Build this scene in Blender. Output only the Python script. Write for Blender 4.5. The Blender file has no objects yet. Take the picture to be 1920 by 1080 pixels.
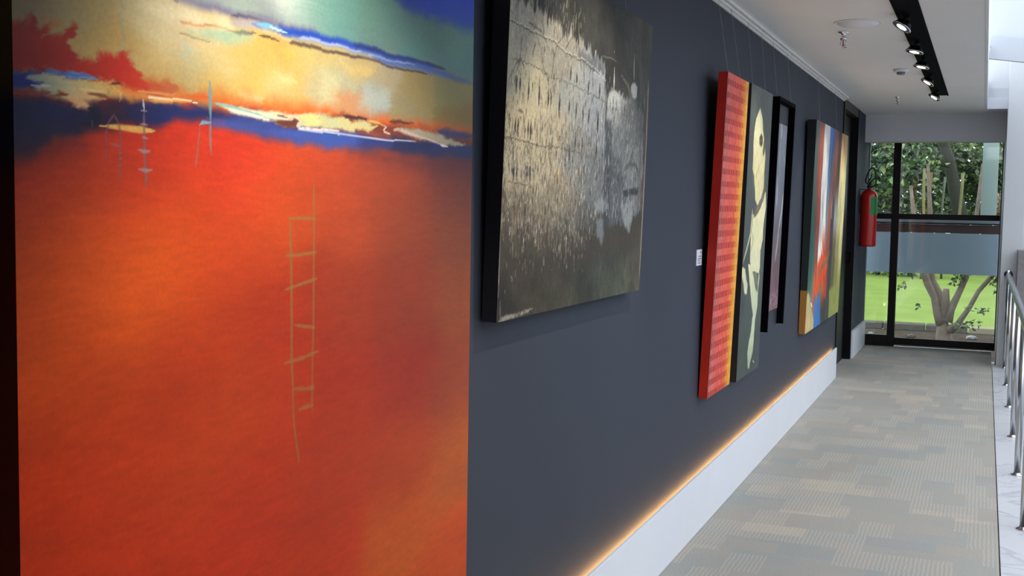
import bpy, bmesh, math, random
import numpy as np
from mathutils import Vector, Matrix

# ---------------------------------------------------------------- camera
scene = bpy.context.scene
COL = scene.collection
cam_data = bpy.data.cameras.new('camera')
cam = bpy.data.objects.new('camera', cam_data)
COL.objects.link(cam)
cam_data.sensor_width = 36.0
cam_data.lens = 2166.0 / 1920 * 36.0
cam_data.clip_start = 0.05
cam_data.clip_end = 300
_yaw, _pit, _rol = (math.radians(a) for a in (22.18, 4.24, 0.95))
_f = Vector((-math.sin(_yaw) * math.cos(_pit), math.cos(_yaw) * math.cos(_pit), -math.sin(_pit)))
_r = Vector((math.cos(_yaw), math.sin(_yaw), 0))
_u = _r.cross(_f)
_r2 = _r * math.cos(_rol) + _u * math.sin(_rol)
_u2 = _u * math.cos(_rol) - _r * math.sin(_rol)
_m = Matrix((_r2, _u2, -_f)).transposed().to_4x4()
_m.translation = Vector((1.26, 0, 1.58))
cam.matrix_world = _m
scene.camera = cam

# ---------------------------------------------------------------- world, exposure, large lights
world = bpy.data.worlds.new('world')
scene.world = world
world.use_nodes = True
wn = world.node_tree
wn.nodes.clear()
wo = wn.nodes.new('ShaderNodeOutputWorld')
wb = wn.nodes.new('ShaderNodeBackground')
wt = wn.nodes.new('ShaderNodeTexCoord')
ws = wn.nodes.new('ShaderNodeSeparateXYZ')
wr = wn.nodes.new('ShaderNodeValToRGB')
wr.color_ramp.elements[0].position = 0.0
wr.color_ramp.elements[0].color = (0.62, 0.70, 0.80, 1)
wr.color_ramp.elements[1].position = 0.6
wr.color_ramp.elements[1].color = (0.86, 0.93, 1.0, 1)
wn.links.new(wt.outputs['Generated'], ws.inputs[0])
wn.links.new(ws.outputs['Z'], wr.inputs[0])
wn.links.new(wr.outputs[0], wb.inputs['Color'])
wb.inputs['Strength'].default_value = 3.1
wn.links.new(wb.outputs[0], wo.inputs['Surface'])
vs = scene.view_settings
vs.view_transform = 'Standard'
vs.look = 'None'
vs.gamma = 1.0
vs.use_curve_mapping = False
vs.exposure = 0.0

# ---------------------------------------------------------------- helpers
rng = random.Random(7)


def lin(c):
    return tuple((x / 255 / 12.92) if x / 255 <= 0.04045 else ((x / 255 + 0.055) / 1.055) ** 2.4 for x in c)


def mat(name, col, rough=0.6, metal=0.0, noise=0.0, nscale=20, bump=0.0, bscale=200, spec=0.5, emit=None, estr=0.0, coat=0.0):
    m = bpy.data.materials.new(name)
    m.use_nodes = True
    nt = m.node_tree
    b = nt.nodes['Principled BSDF']
    c = lin(col)
    b.inputs['Base Color'].default_value = (*c, 1)
    b.inputs['Roughness'].default_value = rough
    b.inputs['Metallic'].default_value = metal
    b.inputs['Specular IOR Level'].default_value = spec
    b.inputs['Coat Weight'].default_value = coat
    tc = nt.nodes.new('ShaderNodeTexCoord')
    if noise:
        n = nt.nodes.new('ShaderNodeTexNoise')
        n.inputs['Scale'].default_value = nscale
        n.inputs['Detail'].default_value = 5
        nt.links.new(tc.outputs['Object'], n.inputs['Vector'])
        r = nt.nodes.new('ShaderNodeValToRGB')
        r.color_ramp.elements[0].position = 0.3
        r.color_ramp.elements[1].position = 0.7
        r.color_ramp.elements[0].color = (*[x * (1 - noise) for x in c], 1)
        r.color_ramp.elements[1].color = (*[min(1, x * (1 + noise)) for x in c], 1)
        nt.links.new(n.outputs['Fac'], r.inputs[0])
        nt.links.new(r.outputs[0], b.inputs['Base Color'])
    if bump:
        n2 = nt.nodes.new('ShaderNodeTexNoise')
        n2.inputs['Scale'].default_value = bscale
        n2.inputs['Detail'].default_value = 3
        nt.links.new(tc.outputs['Object'], n2.inputs['Vector'])
        bp = nt.nodes.new('ShaderNodeBump')
        bp.inputs['Strength'].default_value = bump
        bp.inputs['Distance'].default_value = 0.002
        nt.links.new(n2.outputs['Fac'], bp.inputs['Height'])
        nt.links.new(bp.outputs[0], b.inputs['Normal'])
    if emit:
        b.inputs['Emission Color'].default_value = (*lin(emit), 1)
        b.inputs['Emission Strength'].default_value = estr
    return m


def set_ramp(r, stops):
    r.elements[0].position = stops[0][0]; r.elements[0].color = (*lin(stops[0][1]), 1)
    r.elements[1].position = stops[-1][0]; r.elements[1].color = (*lin(stops[-1][1]), 1)
    for p, c in stops[1:-1]:
        e = r.elements.new(p); e.color = (*lin(c), 1)


def link(name, me, m=None, parent=None, smooth=False):
    o = bpy.data.objects.new(name, me)
    COL.objects.link(o)
    if m is not None and not me.materials:
        me.materials.append(m)
    if parent is not None:
        o.parent = parent
    if smooth:
        me.polygons.foreach_set('use_smooth', [True] * len(me.polygons))
    return o


def obj(name, bm, m=None, parent=None, smooth=False, bevel=0.0, seg=2):
    if bevel:
        bmesh.ops.bevel(bm, geom=list(bm.edges), offset=bevel, segments=seg, affect='EDGES', profile=0.5)
    bmesh.ops.recalc_face_normals(bm, faces=bm.faces)
    me = bpy.data.meshes.new(name)
    bm.to_mesh(me)
    bm.free()
    return link(name, me, m, parent, smooth)


def tag(o, label=None, cat=None, group=None, kind=None):
    if label: o['label'] = label
    if cat: o['category'] = cat
    if group: o['group'] = group
    if kind: o['kind'] = kind
    return o


def empty(name, loc, label, cat, group=None):
    o = bpy.data.objects.new(name, None)
    COL.objects.link(o)
    o.location = loc
    o.empty_display_size = 0.1
    return tag(o, label, cat, group)


def box(bm, x0, x1, y0, y1, z0, z1):
    vs_ = [bm.verts.new(p) for p in ((x0, y0, z0), (x1, y0, z0), (x1, y1, z0), (x0, y1, z0), (x0, y0, z1), (x1, y0, z1), (x1, y1, z1), (x0, y1, z1))]
    for f in ((0, 3, 2, 1), (4, 5, 6, 7), (0, 1, 5, 4), (1, 2, 6, 5), (2, 3, 7, 6), (3, 0, 4, 7)):
        bm.faces.new([vs_[i] for i in f])
    return bm


def bx(*a):
    return box(bmesh.new(), *a)


def tube(bm, pts, rad, n=10, cap=True):
    pts = [Vector(p) for p in pts]
    rads = rad if isinstance(rad, (list, tuple)) else [rad] * len(pts)
    rings = []
    up = Vector((0, 0, 1))
    prev = None
    for i, p in enumerate(pts):
        d = (pts[min(i + 1, len(pts) - 1)] - pts[max(i - 1, 0)]).normalized()
        if prev is None:
            a = d.cross(up)
            if a.length < 1e-3: a = d.cross(Vector((1, 0, 0)))
            a.normalize()
        else:
            a = (prev - d * prev.dot(d)).normalized()
        prev = a
        b = d.cross(a)
        rings.append([bm.verts.new(p + (a * math.cos(2 * math.pi * k / n) + b * math.sin(2 * math.pi * k / n)) * rads[i]) for k in range(n)])
    for i in range(len(rings) - 1):
        for k in range(n):
            bm.faces.new((rings[i][k], rings[i][(k + 1) % n], rings[i + 1][(k + 1) % n], rings[i + 1][k]))
    if cap:
        bm.faces.new(rings[0][::-1])
        bm.faces.new(rings[-1])
    return bm


def lathe(bm, prof, n=28, c=(0, 0, 0), mtx=None):
    rings = []
    for r, z in prof:
        ring = []
        for k in range(n):
            a = 2 * math.pi * k / n
            v = Vector((r * math.cos(a), r * math.sin(a), z))
            if mtx: v = mtx @ v
            ring.append(bm.verts.new(v + Vector(c)))
        rings.append(ring)
    for i in range(len(rings) - 1):
        for k in range(n):
            bm.faces.new((rings[i][k], rings[i][(k + 1) % n], rings[i + 1][(k + 1) % n], rings[i + 1][k]))
    if prof[0][0] > 1e-5: bm.faces.new(rings[0][::-1])
    if prof[-1][0] > 1e-5: bm.faces.new(rings[-1])
    bmesh.ops.remove_doubles(bm, verts=bm.verts, dist=1e-6)
    return bm


def struct(name, bm, m, parent=None, **k):
    o = obj(name, bm, m, parent, **k)
    if parent is None: o['kind'] = 'structure'
    return o


# ---------------------------------------------------------------- materials
M_wall = mat('navy_paint', (57, 62, 73), 0.65, noise=0.03, nscale=3, bump=0.05, bscale=300, spec=0.18)
M_white = mat('white_paint', (226, 229, 236), 0.45, noise=0.015, nscale=4)
M_ceil = mat('ceiling_paint', (232, 231, 228), 0.8, noise=0.015, nscale=2)
M_grey = mat('grey_white_paint', (204, 206, 210), 0.6, noise=0.02, nscale=2)
M_black = mat('black_lacquer', (10, 9, 12), 0.4, spec=0.2)
M_matblack = mat('matt_black', (4, 4, 8), 0.8, spec=0.04)
M_bronze = mat('dark_bronze_aluminium', (24, 18, 16), 0.4, spec=0.2)
M_steel = mat('brushed_steel', (196, 198, 200), 0.22, metal=1.0)
M_chrome = mat('chrome', (225, 225, 225), 0.1, metal=1.0)
M_red = mat('extinguisher_red', (168, 22, 12), 0.3, coat=0.4)
M_green = mat('label_green', (20, 120, 52), 0.5)
M_rubber = mat('black_rubber', (14, 16, 18), 0.5)
M_stone = mat('grey_granite', (128, 125, 126), 0.4, noise=0.15, nscale=30)
M_lampface = mat('lamp_face', (255, 250, 240), 0.4, emit=(255, 247, 232), estr=9)
M_led = mat('amber_light_strip', (255, 190, 110), 0.4, emit=(255, 200, 130), estr=26)

# marble
M_marble = mat('white_marble', (226, 226, 230), 0.22, spec=0.3)
nt = M_marble.node_tree
tc = nt.nodes.new('ShaderNodeTexCoord'); no = nt.nodes.new('ShaderNodeTexNoise')
no.inputs['Scale'].default_value = 1.6; no.inputs['Detail'].default_value = 6; no.inputs['Distortion'].default_value = 1.2
cr = nt.nodes.new('ShaderNodeValToRGB')
cr.color_ramp.elements[0].position = 0.485; cr.color_ramp.elements[0].color = (*lin((204, 204, 210)), 1)
cr.color_ramp.elements[1].position = 0.525; cr.color_ramp.elements[1].color = (*lin((200, 201, 207)), 1)
e = cr.color_ramp.elements.new(0.505); e.color = (*lin((182, 182, 190)), 1)
nt.links.new(tc.outputs['Object'], no.inputs['Vector']); nt.links.new(no.outputs['Fac'], cr.inputs[0])
nt.links.new(cr.outputs[0], nt.nodes['Principled BSDF'].inputs['Base Color'])

# carpet: rectangular patches in greys and beiges with short ribbed lines
M_carpet = bpy.data.materials.new('patchwork_carpet'); M_carpet.use_nodes = True
nt = M_carpet.node_tree; N = nt.nodes; L = nt.links
bs = N['Principled BSDF']; bs.inputs['Roughness'].default_value = 0.95; bs.inputs['Specular IOR Level'].default_value = 0.1
tc = N.new('ShaderNodeTexCoord')


def mth(op, a, b=None, c=None):
    n = N.new('ShaderNodeMath'); n.operation = op
    for i, v in enumerate((a, b, c)):
        if v is None: continue
        if isinstance(v, (int, float)): n.inputs[i].default_value = v
        else: L.new(v, n.inputs[i])
    return n.outputs[0]


def carpet_cells(w, h, off):
    mp = N.new('ShaderNodeMapping'); mp.inputs['Location'].default_value = off
    L.new(tc.outputs['Object'], mp.inputs[0])
    sp = N.new('ShaderNodeSeparateXYZ'); L.new(mp.outputs[0], sp.inputs[0])
    row = mth('FLOOR', mth('DIVIDE', sp.outputs[1], h))
    sh = mth('FRACT', mth('MULTIPLY', row, 0.37))
    colm = mth('FLOOR', mth('ADD', mth('DIVIDE', sp.outputs[0], w), sh))
    cb = N.new('ShaderNodeCombineXYZ'); L.new(colm, cb.inputs[0]); L.new(row, cb.inputs[1])
    wh = N.new('ShaderNodeTexWhiteNoise'); wh.noise_dimensions = '2D'; L.new(cb.outputs[0], wh.inputs[0])
    return wh, sp


w1, sp1 = carpet_cells(0.30, 0.16, (0.1, 0.03, 0))
w2, sp2 = carpet_cells(0.17, 0.27, (0.43, 0.21, 0))
ramp = N.new('ShaderNodeValToRGB'); ramp.color_ramp.interpolation = 'LINEAR'
set_ramp(ramp.color_ramp, ((0.1, (164, 166, 164)), (0.35, (170, 169, 163)), (0.55, (174, 169, 161)), (0.75, (178, 170, 161)), (0.93, (192, 181, 166))))
L.new(mth('ADD', mth('MULTIPLY', w1.outputs['Value'], 0.62), mth('MULTIPLY', w2.outputs['Value'], 0.38)), ramp.inputs[0])
wob = N.new('ShaderNodeTexNoise'); wob.inputs['Scale'].default_value = 14; L.new(tc.outputs['Object'], wob.inputs['Vector'])
ribs = mth('SINE', mth('ADD', mth('MULTIPLY', sp1.outputs[0], 2 * math.pi / 0.019), mth('MULTIPLY', wob.outputs['Fac'], 5.0)))
gate = mth('GREATER_THAN', w2.outputs['Value'], 0.42)
ribv = mth('MULTIPLY', mth('MULTIPLY', mth('GREATER_THAN', ribs, 0.25), gate), 0.26)
mx = N.new('ShaderNodeMixRGB'); L.new(ribv, mx.inputs[0]); L.new(ramp.outputs[0], mx.inputs[1]); mx.inputs[2].default_value = (*lin((214, 212, 202)), 1)
fn = N.new('ShaderNodeTexNoise'); fn.inputs['Scale'].default_value = 160; L.new(tc.outputs['Object'], fn.inputs['Vector'])
mx2 = N.new('ShaderNodeMixRGB'); mx2.blend_type = 'MULTIPLY'; mx2.inputs[0].default_value = 0.5
L.new(mx.outputs[0], mx2.inputs[1]); L.new(fn.outputs['Fac'], mx2.inputs[2])
gm = N.new('ShaderNodeMixRGB'); gm.blend_type = 'ADD'; gm.inputs[0].default_value = 1; L.new(mx2.outputs[0], gm.inputs[1]); gm.inputs[2].default_value = (0.045, 0.042, 0.036, 1)
L.new(gm.outputs[0], bs.inputs['Base Color'])
bp = N.new('ShaderNodeBump'); bp.inputs['Strength'].default_value = 0.5; bp.inputs['Distance'].default_value = 0.003
L.new(mth('ADD', fn.outputs['Fac'], ribv), bp.inputs['Height']); L.new(bp.outputs[0], bs.inputs['Normal'])


def paint_mat(name, rough=0.42, bump=0.25, bscale=420, spec=0.10):
    m = bpy.data.materials.new(name); m.use_nodes = True
    nt = m.node_tree; b = nt.nodes['Principled BSDF']
    a = nt.nodes.new('ShaderNodeAttribute'); a.attribute_name = 'paint'
    nt.links.new(a.outputs['Color'], b.inputs['Base Color'])
    b.inputs['Roughness'].default_value = rough
    b.inputs['Specular IOR Level'].default_value = spec
    t = nt.nodes.new('ShaderNodeTexCoord'); n = nt.nodes.new('ShaderNodeTexNoise'); n.inputs['Scale'].default_value = bscale
    nt.links.new(t.outputs['Object'], n.inputs['Vector'])
    p = nt.nodes.new('ShaderNodeBump'); p.inputs['Strength'].default_value = bump; p.inputs['Distance'].default_value = 0.001
    nt.links.new(n.outputs['Fac'], p.inputs['Height']); nt.links.new(p.outputs[0], b.inputs['Normal'])
    return m


# ---------------------------------------------------------------- structure
YB = -4.0            # rear end of the corridor behind the camera
CZ = 2.6             # ceiling height
f = struct('floor', bx(-0.3, 1.385, YB, 13.98, -0.12, 0.0), M_carpet)
struct('wall_left', bx(-0.3, 0.0, YB, 11.16, -0.12, CZ + 0.1), M_wall)
struct('wall_left_far', bx(-0.3, 0.0, 12.52, 14.0, -0.12, CZ + 0.1), M_wall)
struct('wall_behind_door', bx(-0.4, -0.14, 11.16, 12.52, -0.12, CZ + 0.1), M_matblack)
struct('wall_rear', bx(-0.3, 7.0, YB - 0.2, YB, -3.4, 4.4), M_grey)
struct('ceiling', bx(-0.3, 1.217, YB, 13.3, CZ, CZ + 0.3), M_ceil)
struct('wall_daylight_block', bx(1.72, 1.9, YB, 2.6, -3.4, CZ + 0.3), M_grey)  # unseen wall, added so less daylight reaches the near corridor
struct('ceiling_daylight_block', bx(1.232, 1.72, YB, 2.6, CZ, CZ + 0.3), M_ceil)  # unseen slab, added with the wall to shade the near corridor
struct('ceiling_fascia', bx(1.217, 1.232, YB, 12.9, CZ - 0.004, CZ + 0.34), M_white)
struct('ceiling_header', bx(-0.3, 1.43, 13.3, 13.5, 2.305, CZ + 0.3), M_grey, bevel=0.006)
struct('ceiling_header_return', bx(1.217, 1.43, 12.9, 13.3, 2.615, 2.73), M_white)
struct('wall_header_back', bx(-0.3, 1.43, 13.5, 14.02, 2.36, CZ + 0.3), M_grey)
struct('column_right', bx(1.425, 1.62, 12.7, 14.0, -0.12, 4.4), M_grey, bevel=0.004)
struct('wall_end_right', bx(1.62, 7.0, 12.78, 13.0, -3.4, 4.4), M_grey)
struct('floor_kerb', bx(1.389, 1.60, YB, 12.7, -0.16, 0.006), M_marble, bevel=0.002)
struct('floor_slab_edge', bx(-0.3, 1.60, YB, 14.0, -0.45, -0.125), M_grey)
struct('atrium_beam_low', None or (lambda bm: (box(bm, 1.235, 7.0, 10.5, 10.56, 2.84, 3.03), bmesh.ops.rotate(bm, verts=bm.verts, cent=(1.235, 10.5, 2.9), matrix=Matrix.Rotation(math.radians(8), 3, 'Y')), bm)[-1])(bmesh.new()), mat('beam_paint', (176, 180, 187), 0.7))
struct('atrium_wall_upper', bx(1.235, 7.0, 10.58, 10.7, 2.95, 4.6), mat('atrium_paint', (184, 188, 194), 0.7))
struct('atrium_wall_band', bx(1.217, 1.43, 12.95, 13.0, 2.73, 2.83), M_grey)
struct('atrium_wall_far', bx(1.217, 1.43, 13.0, 13.2, 2.73, 4.4), M_grey)
struct('atrium_floor', bx(1.6, 7.0, YB, 13.0, -3.5, -3.4), M_stone)
struct('atrium_wall_right', bx(7.0, 7.2, YB, 13.0, -3.5, 3.4), M_grey)  # unseen wall, height raised to keep low sky light off the upper left wall

# door_1: floor-to-ceiling black door in a dark lining
d = empty('door_1', (-0.06, 11.84, 0), None, None)
d['kind'] = 'structure'
del_ = Matrix.Identity(4)


def child_box(name, a, m, parent, bevel=0.0):
    """box given in world coordinates, parented to an empty that carries a translation only"""
    l = parent.location
    b = bx(a[0] - l.x, a[1] - l.x, a[2] - l.y, a[3] - l.y, a[4] - l.z, a[5] - l.z)
    return obj(name, b, m, parent, bevel=bevel)


child_box('door_leaf', (-0.10, -0.06, 11.235, 12.46, 0.006, 2.50), M_black, d, 0.003)
child_box('door_jamb', (-0.135, 0.012, 11.165, 11.23, 0.0, CZ - 0.004), M_black, d, 0.002)
child_box('door_jamb', (-0.135, 0.012, 12.465, 12.515, 0.0, CZ - 0.004), M_black, d, 0.002)
child_box('door_head', (-0.135, 0.006, 11.235, 12.46, 2.51, CZ - 0.004), mat('brown_door_head', (52, 46, 42), 0.5), d)
h = bmesh.new(); tube(h, [(0.012, 0.50, 1.02), (0.045, 0.50, 1.02), (0.045, 0.50, 1.12)], 0.007)
tube(h, [(0.045, 0.50, 1.12), (0.012, 0.50, 1.12)], 0.007)
obj('door_handle', h, M_matblack, d, True)

# baseboards: near one is a light cove with an amber strip behind its top edge
bb = bmesh.new()
box(bb, 0.022, 0.036, YB + 0.01, 11.03, 0.001, 0.283)
struct('baseboard_left', bb, M_white, bevel=0.001, seg=1)
struct('baseboard_left_backing', bx(0.0005, 0.0215, YB + 0.01, 11.028, 0.001, 0.235), M_white)
struct('baseboard_left_far', bx(0.001, 0.03, 12.53, 13.86, 0.001, 0.285), M_white, bevel=0.001, seg=1)
led = obj('light_strip', bx(0.007, 0.016, YB + 0.05, 11.0, 0.2352, 0.250), M_led)
tag(led, 'amber light strip glowing behind the top edge of the white baseboard', 'light strip')

# picture rail between wall and ceiling: two grooves
pr = bmesh.new()
box(pr, 0.001, 0.012, YB + 0.01, 11.15, CZ - 0.036, CZ - 0.001)
box(pr, 0.018, 0.026, YB + 0.01, 11.15, CZ - 0.026, CZ - 0.001)
box(pr, 0.036, 0.046, YB + 0.01, 11.15, CZ - 0.014, CZ - 0.001)
struct('trim_1', pr, M_ceil)

# ---------------------------------------------------------------- window_1
w = bpy.data.objects.new('window_1', None); COL.objects.link(w); w['kind'] = 'structure'; w.location = (0.7, 13.9, 0)
WY0, WY1 = 13.87, 13.93
child_box('window_mullion', (0.268, 0.35, WY0 - 0.01, WY1 + 0.01, 0.006, 2.358), M_bronze, w, 0.003)
child_box('window_transom', (0.352, 1.42, WY0, WY1, 1.462, 1.525), M_bronze, w, 0.003)
child_box('window_transom', (0.012, 0.266, WY0, WY1, 1.462, 1.525), M_bronze, w, 0.003)
child_box('window_sill', (0.352, 1.42, WY0 - 0.04, WY1 + 0.02, 0.022, 0.03), mat('grey_sill', (90, 94, 98), 0.5), w)
child_box('window_bottom_rail', (0.352, 1.42, WY0, WY1, 0.032, 0.105), M_bronze, w, 0.003)
child_box('window_bottom_rail', (0.012, 0.266, WY0, WY1, 0.004, 0.13), M_bronze, w, 0.003)
child_box('window_top_rail', (0.352, 1.42, WY0, WY1, 2.325, 2.358), M_bronze, w, 0.002)
child_box('window_top_rail', (0.012, 0.266, WY0, WY1, 2.325, 2.358), M_bronze, w, 0.002)
child_box('window_side_frame', (0.001, 0.011, WY0, WY1, 0.004, 2.358), mat('window_edge_grey', (120, 128, 134), 0.4), w)
child_box('window_side_frame', (1.408, 1.422, WY0 - 0.02, WY0 - 0.002, 0.106, 2.32), mat('window_jamb_grey', (96, 104, 112), 0.4), w)
M_glass = bpy.data.materials.new('window_glass'); M_glass.use_nodes = True
nt = M_glass.node_tree; nt.nodes.clear()
o_ = nt.nodes.new('ShaderNodeOutputMaterial'); mxs = nt.nodes.new('ShaderNodeMixShader'); tr = nt.nodes.new('ShaderNodeBsdfTransparent')
gl = nt.nodes.new('ShaderNodeBsdfGlossy'); gl.inputs['Roughness'].default_value = 0.03
lw = nt.nodes.new('ShaderNodeFresnel'); lw.inputs[0].default_value = 1.5
tr.inputs[0].default_value = (0.93, 0.96, 0.95, 1)
sc_ = nt.nodes.new('ShaderNodeMath'); sc_.operation = 'MULTIPLY'; sc_.inputs[1].default_value = 2.0
nt.links.new(lw.outputs[0], sc_.inputs[0]); nt.links.new(sc_.outputs[0], mxs.inputs[0])
nt.links.new(tr.outputs[0], mxs.inputs[1]); nt.links.new(gl.outputs[0], mxs.inputs[2]); nt.links.new(mxs.outputs[0], o_.inputs[0])
for a in ((0.352, 1.406, 13.896, 13.902, 0.106, 1.461), (0.012, 0.266, 13.896, 13.902, 0.131, 1.461), (0.352, 1.406, 13.896, 13.902, 1.526, 2.324), (0.012, 0.266, 13.896, 13.902, 1.526, 2.324)):
    child_box('window_pane', a, M_glass, w)

# ---------------------------------------------------------------- painting engine: colours laid on canvas meshes
class Paint:
    """s = distance along the wall, t = height, both in metres"""

    def __init__(self, s, t, seed=1):
        self.s = np.asarray(s, float); self.t = np.asarray(t, float)
        self.S, self.T = np.meshgrid(self.s, self.t)
        self.img = np.zeros(self.S.shape + (3,))
        self.rs = np.random.RandomState(seed)

    def noise(self, fs, ft, S=None, T=None, seed=0, octv=3):
        S = self.S if S is None else S; T = self.T if T is None else T
        out = np.zeros(S.shape); amp = 1; tot = 0
        for o in range(octv):
            g = np.random.RandomState(1000 + seed * 17 + o).rand(64, 64)
            x = S * fs * 2 ** o + 11.3; y = T * ft * 2 ** o + 7.7
            xi = np.floor(x).astype(int); yi = np.floor(y).astype(int)
            xf = x - xi; yf = y - yi; xf = xf * xf * (3 - 2 * xf); yf = yf * yf * (3 - 2 * yf)
            a = g[yi % 64, xi % 64]; b = g[yi % 64, (xi + 1) % 64]; c = g[(yi + 1) % 64, xi % 64]; d = g[(yi + 1) % 64, (xi + 1) % 64]
            out += amp * ((a * (1 - xf) + b * xf) * (1 - yf) + (c * (1 - xf) + d * xf) * yf); tot += amp; amp *= 0.5
        return out / tot - 0.5

    def field(self, samples, ss, st, S=None, T=None, warp=0.0):
        S = self.S if S is None else S; T = self.T if T is None else T
        if warp:
            S = S + warp * self.noise(9, 5, S, T, 3); T = T + warp * self.noise(9, 5, S, T, 4)
        num = np.zeros(S.shape + (3,)); den = np.zeros(S.shape) + 1e-12
        for (p, c) in samples:
            d2 = ((S - p[0]) / ss) ** 2 + ((T - p[1]) / st) ** 2
            wgt = np.exp(-d2) + 1e-4 / (1 + d2) ** 2
            num += wgt[..., None] * np.array(c, float); den += wgt
        return num / den[..., None]

    def window(self, pts, pad):
        a = np.array(pts)
        i0 = max(0, np.searchsorted(self.t, a[:, 1].min() - pad)); i1 = min(len(self.t), np.searchsorted(self.t, a[:, 1].max() + pad) + 1)
        j0 = max(0, np.searchsorted(self.s, a[:, 0].min() - pad)); j1 = min(len(self.s), np.searchsorted(self.s, a[:, 0].max() + pad) + 1)
        return slice(i0, i1), slice(j0, j1)

    def fill(self, poly, col, soft=0.004, rough=0.0, fr=(40, 40), alpha=1.0, seed=1, streak=None):
        w_ = self.window(poly, soft * 2 + rough + 0.01)
        S = self.S[w_]; T = self.T[w_]
        if S.size == 0: return
        inside = np.zeros(S.shape, bool); dist = np.full(S.shape, 1e9)
        n = len(poly)
        for i in range(n):
            x0, y0 = poly[i]; x1, y1 = poly[(i + 1) % n]
            dx, dy = x1 - x0, y1 - y0
            h_ = np.clip(((S - x0) * dx + (T - y0) * dy) / (dx * dx + dy * dy + 1e-12), 0, 1)
            dist = np.minimum(dist, np.hypot(S - x0 - h_ * dx, T - y0 - h_ * dy))
            if abs(dy) > 1e-9:
                c = ((T >= min(y0, y1)) & (T < max(y0, y1)) & (S < x0 + (T - y0) * dx / dy)); inside ^= c
        sd = np.where(inside, dist, -dist)
        if rough: sd = sd + rough * 2 * self.noise(fr[0], fr[1], S, T, seed)
        a = np.clip(sd / max(soft, 1e-4) * 0.5 + 0.5, 0, 1); a = a * a * (3 - 2 * a) * alpha
        if streak: a = a * np.clip(0.5 + streak[2] * (self.noise(streak[0], streak[1], S, T, seed + 5) + streak[3]), 0, 1)
        c = col(S, T) if callable(col) else np.array(col, float)
        self.img[w_] = self.img[w_] * (1 - a[..., None]) + c * a[..., None]

    def stroke(self, pts, w0, w1, col, alpha=1.0, soft=0.35, brk=0.0, fr=(60, 60), seed=1):
        w_ = self.window(pts, max(w0, w1) * 1.5 + 0.003)
        S = self.S[w_]; T = self.T[w_]
        if S.size == 0: return
        best = np.full(S.shape, 1e9); n = len(pts) - 1
        tl = sum(math.hypot(pts[k + 1][0] - pts[k][0], pts[k + 1][1] - pts[k][1]) for k in range(n)) + 1e-6
        for i in range(n):
            x0, y0 = pts[i]; x1, y1 = pts[i + 1]; dx, dy = x1 - x0, y1 - y0
            h_ = np.clip(((S - x0) * dx + (T - y0) * dy) / (dx * dx + dy * dy + 1e-12), 0, 1)
            p_ = (i + h_) / n
            wd = (w0 + (w1 - w0) * p_) / 2 * np.clip(np.minimum(p_, 1 - p_) * tl / max(w0, w1) / 2.5 + 0.2, 0.2, 1)
            best = np.minimum(best, np.hypot(S - x0 - h_ * dx, T - y0 - h_ * dy) / np.maximum(wd, 1e-5))
        a = np.clip((1 + soft - best) / (2 * soft), 0, 1) * alpha
        if brk: a = a * np.clip(1 - brk + 2.2 * brk * (self.noise(fr[0], fr[1], S, T, seed) + 0.5), 0, 1)
        self.img[w_] = self.img[w_] * (1 - a[..., None]) + np.array(col, float) * a[..., None]

    def smear(self, fs, ft, ds, dt, seed=21, t0=-9):
        """drag the wet paint: look colours up a little to the side, by a streaky amount"""
        n = self.noise(fs, ft, seed=seed, octv=2) * 2
        m = (self.T > t0)
        J = np.clip(np.rint((self.S + ds * n * m - self.s[0]) / (self.s[-1] - self.s[0]) * (len(self.s) - 1)), 0, len(self.s) - 1).astype(int)
        I = np.clip(np.searchsorted(self.t, self.T + dt * n * m), 0, len(self.t) - 1)
        I = np.where(dt == 0, np.arange(len(self.t))[:, None], I)
        self.img = self.img[I, J]

    def grain(self, fs, ft, amt, seed=9, octv=3):
        self.img *= (1 + amt * 2 * self.noise(fs, ft, seed=seed, octv=octv))[..., None]


def canvas_face(name, P, plane, m, parent, gain=1.0):
    """plane: function height -> x of the face; the face is a dense sheet of vertices that carry the paint"""
    ns, nt_ = len(P.s), len(P.t)
    loc = parent.location
    v = np.empty((nt_, ns, 3))
    v[..., 0] = plane(P.T) - loc.x; v[..., 1] = P.S - loc.y; v[..., 2] = P.T - loc.z
    idx = np.arange(nt_ * ns).reshape(nt_, ns)
    q = np.stack([idx[:-1, :-1], idx[:-1, 1:], idx[1:, 1:], idx[1:, :-1]], -1).reshape(-1, 4)
    me = bpy.data.meshes.new(name)
    me.vertices.add(nt_ * ns); me.vertices.foreach_set('co', v.reshape(-1))
    me.loops.add(q.size); me.loops.foreach_set('vertex_index', q.reshape(-1).astype(np.int32))
    me.polygons.add(len(q)); me.polygons.foreach_set('loop_start', np.arange(0, q.size, 4, dtype=np.int32))
    me.update(calc_edges=True)
    c = np.clip(P.img, 0, 255) / 255
    c = np.where(c <= 0.04045, c / 12.92, ((c + 0.055) / 1.055) ** 2.4) * gain
    att = me.color_attributes.new('paint', 'FLOAT_COLOR', 'POINT')
    rgba = np.ones((nt_ * ns, 4)); rgba[:, :3] = np.clip(c.reshape(-1, 3), 0, 0.97)
    att.data.foreach_set('color', rgba.reshape(-1))
    return link(name, me, m, parent)


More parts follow.
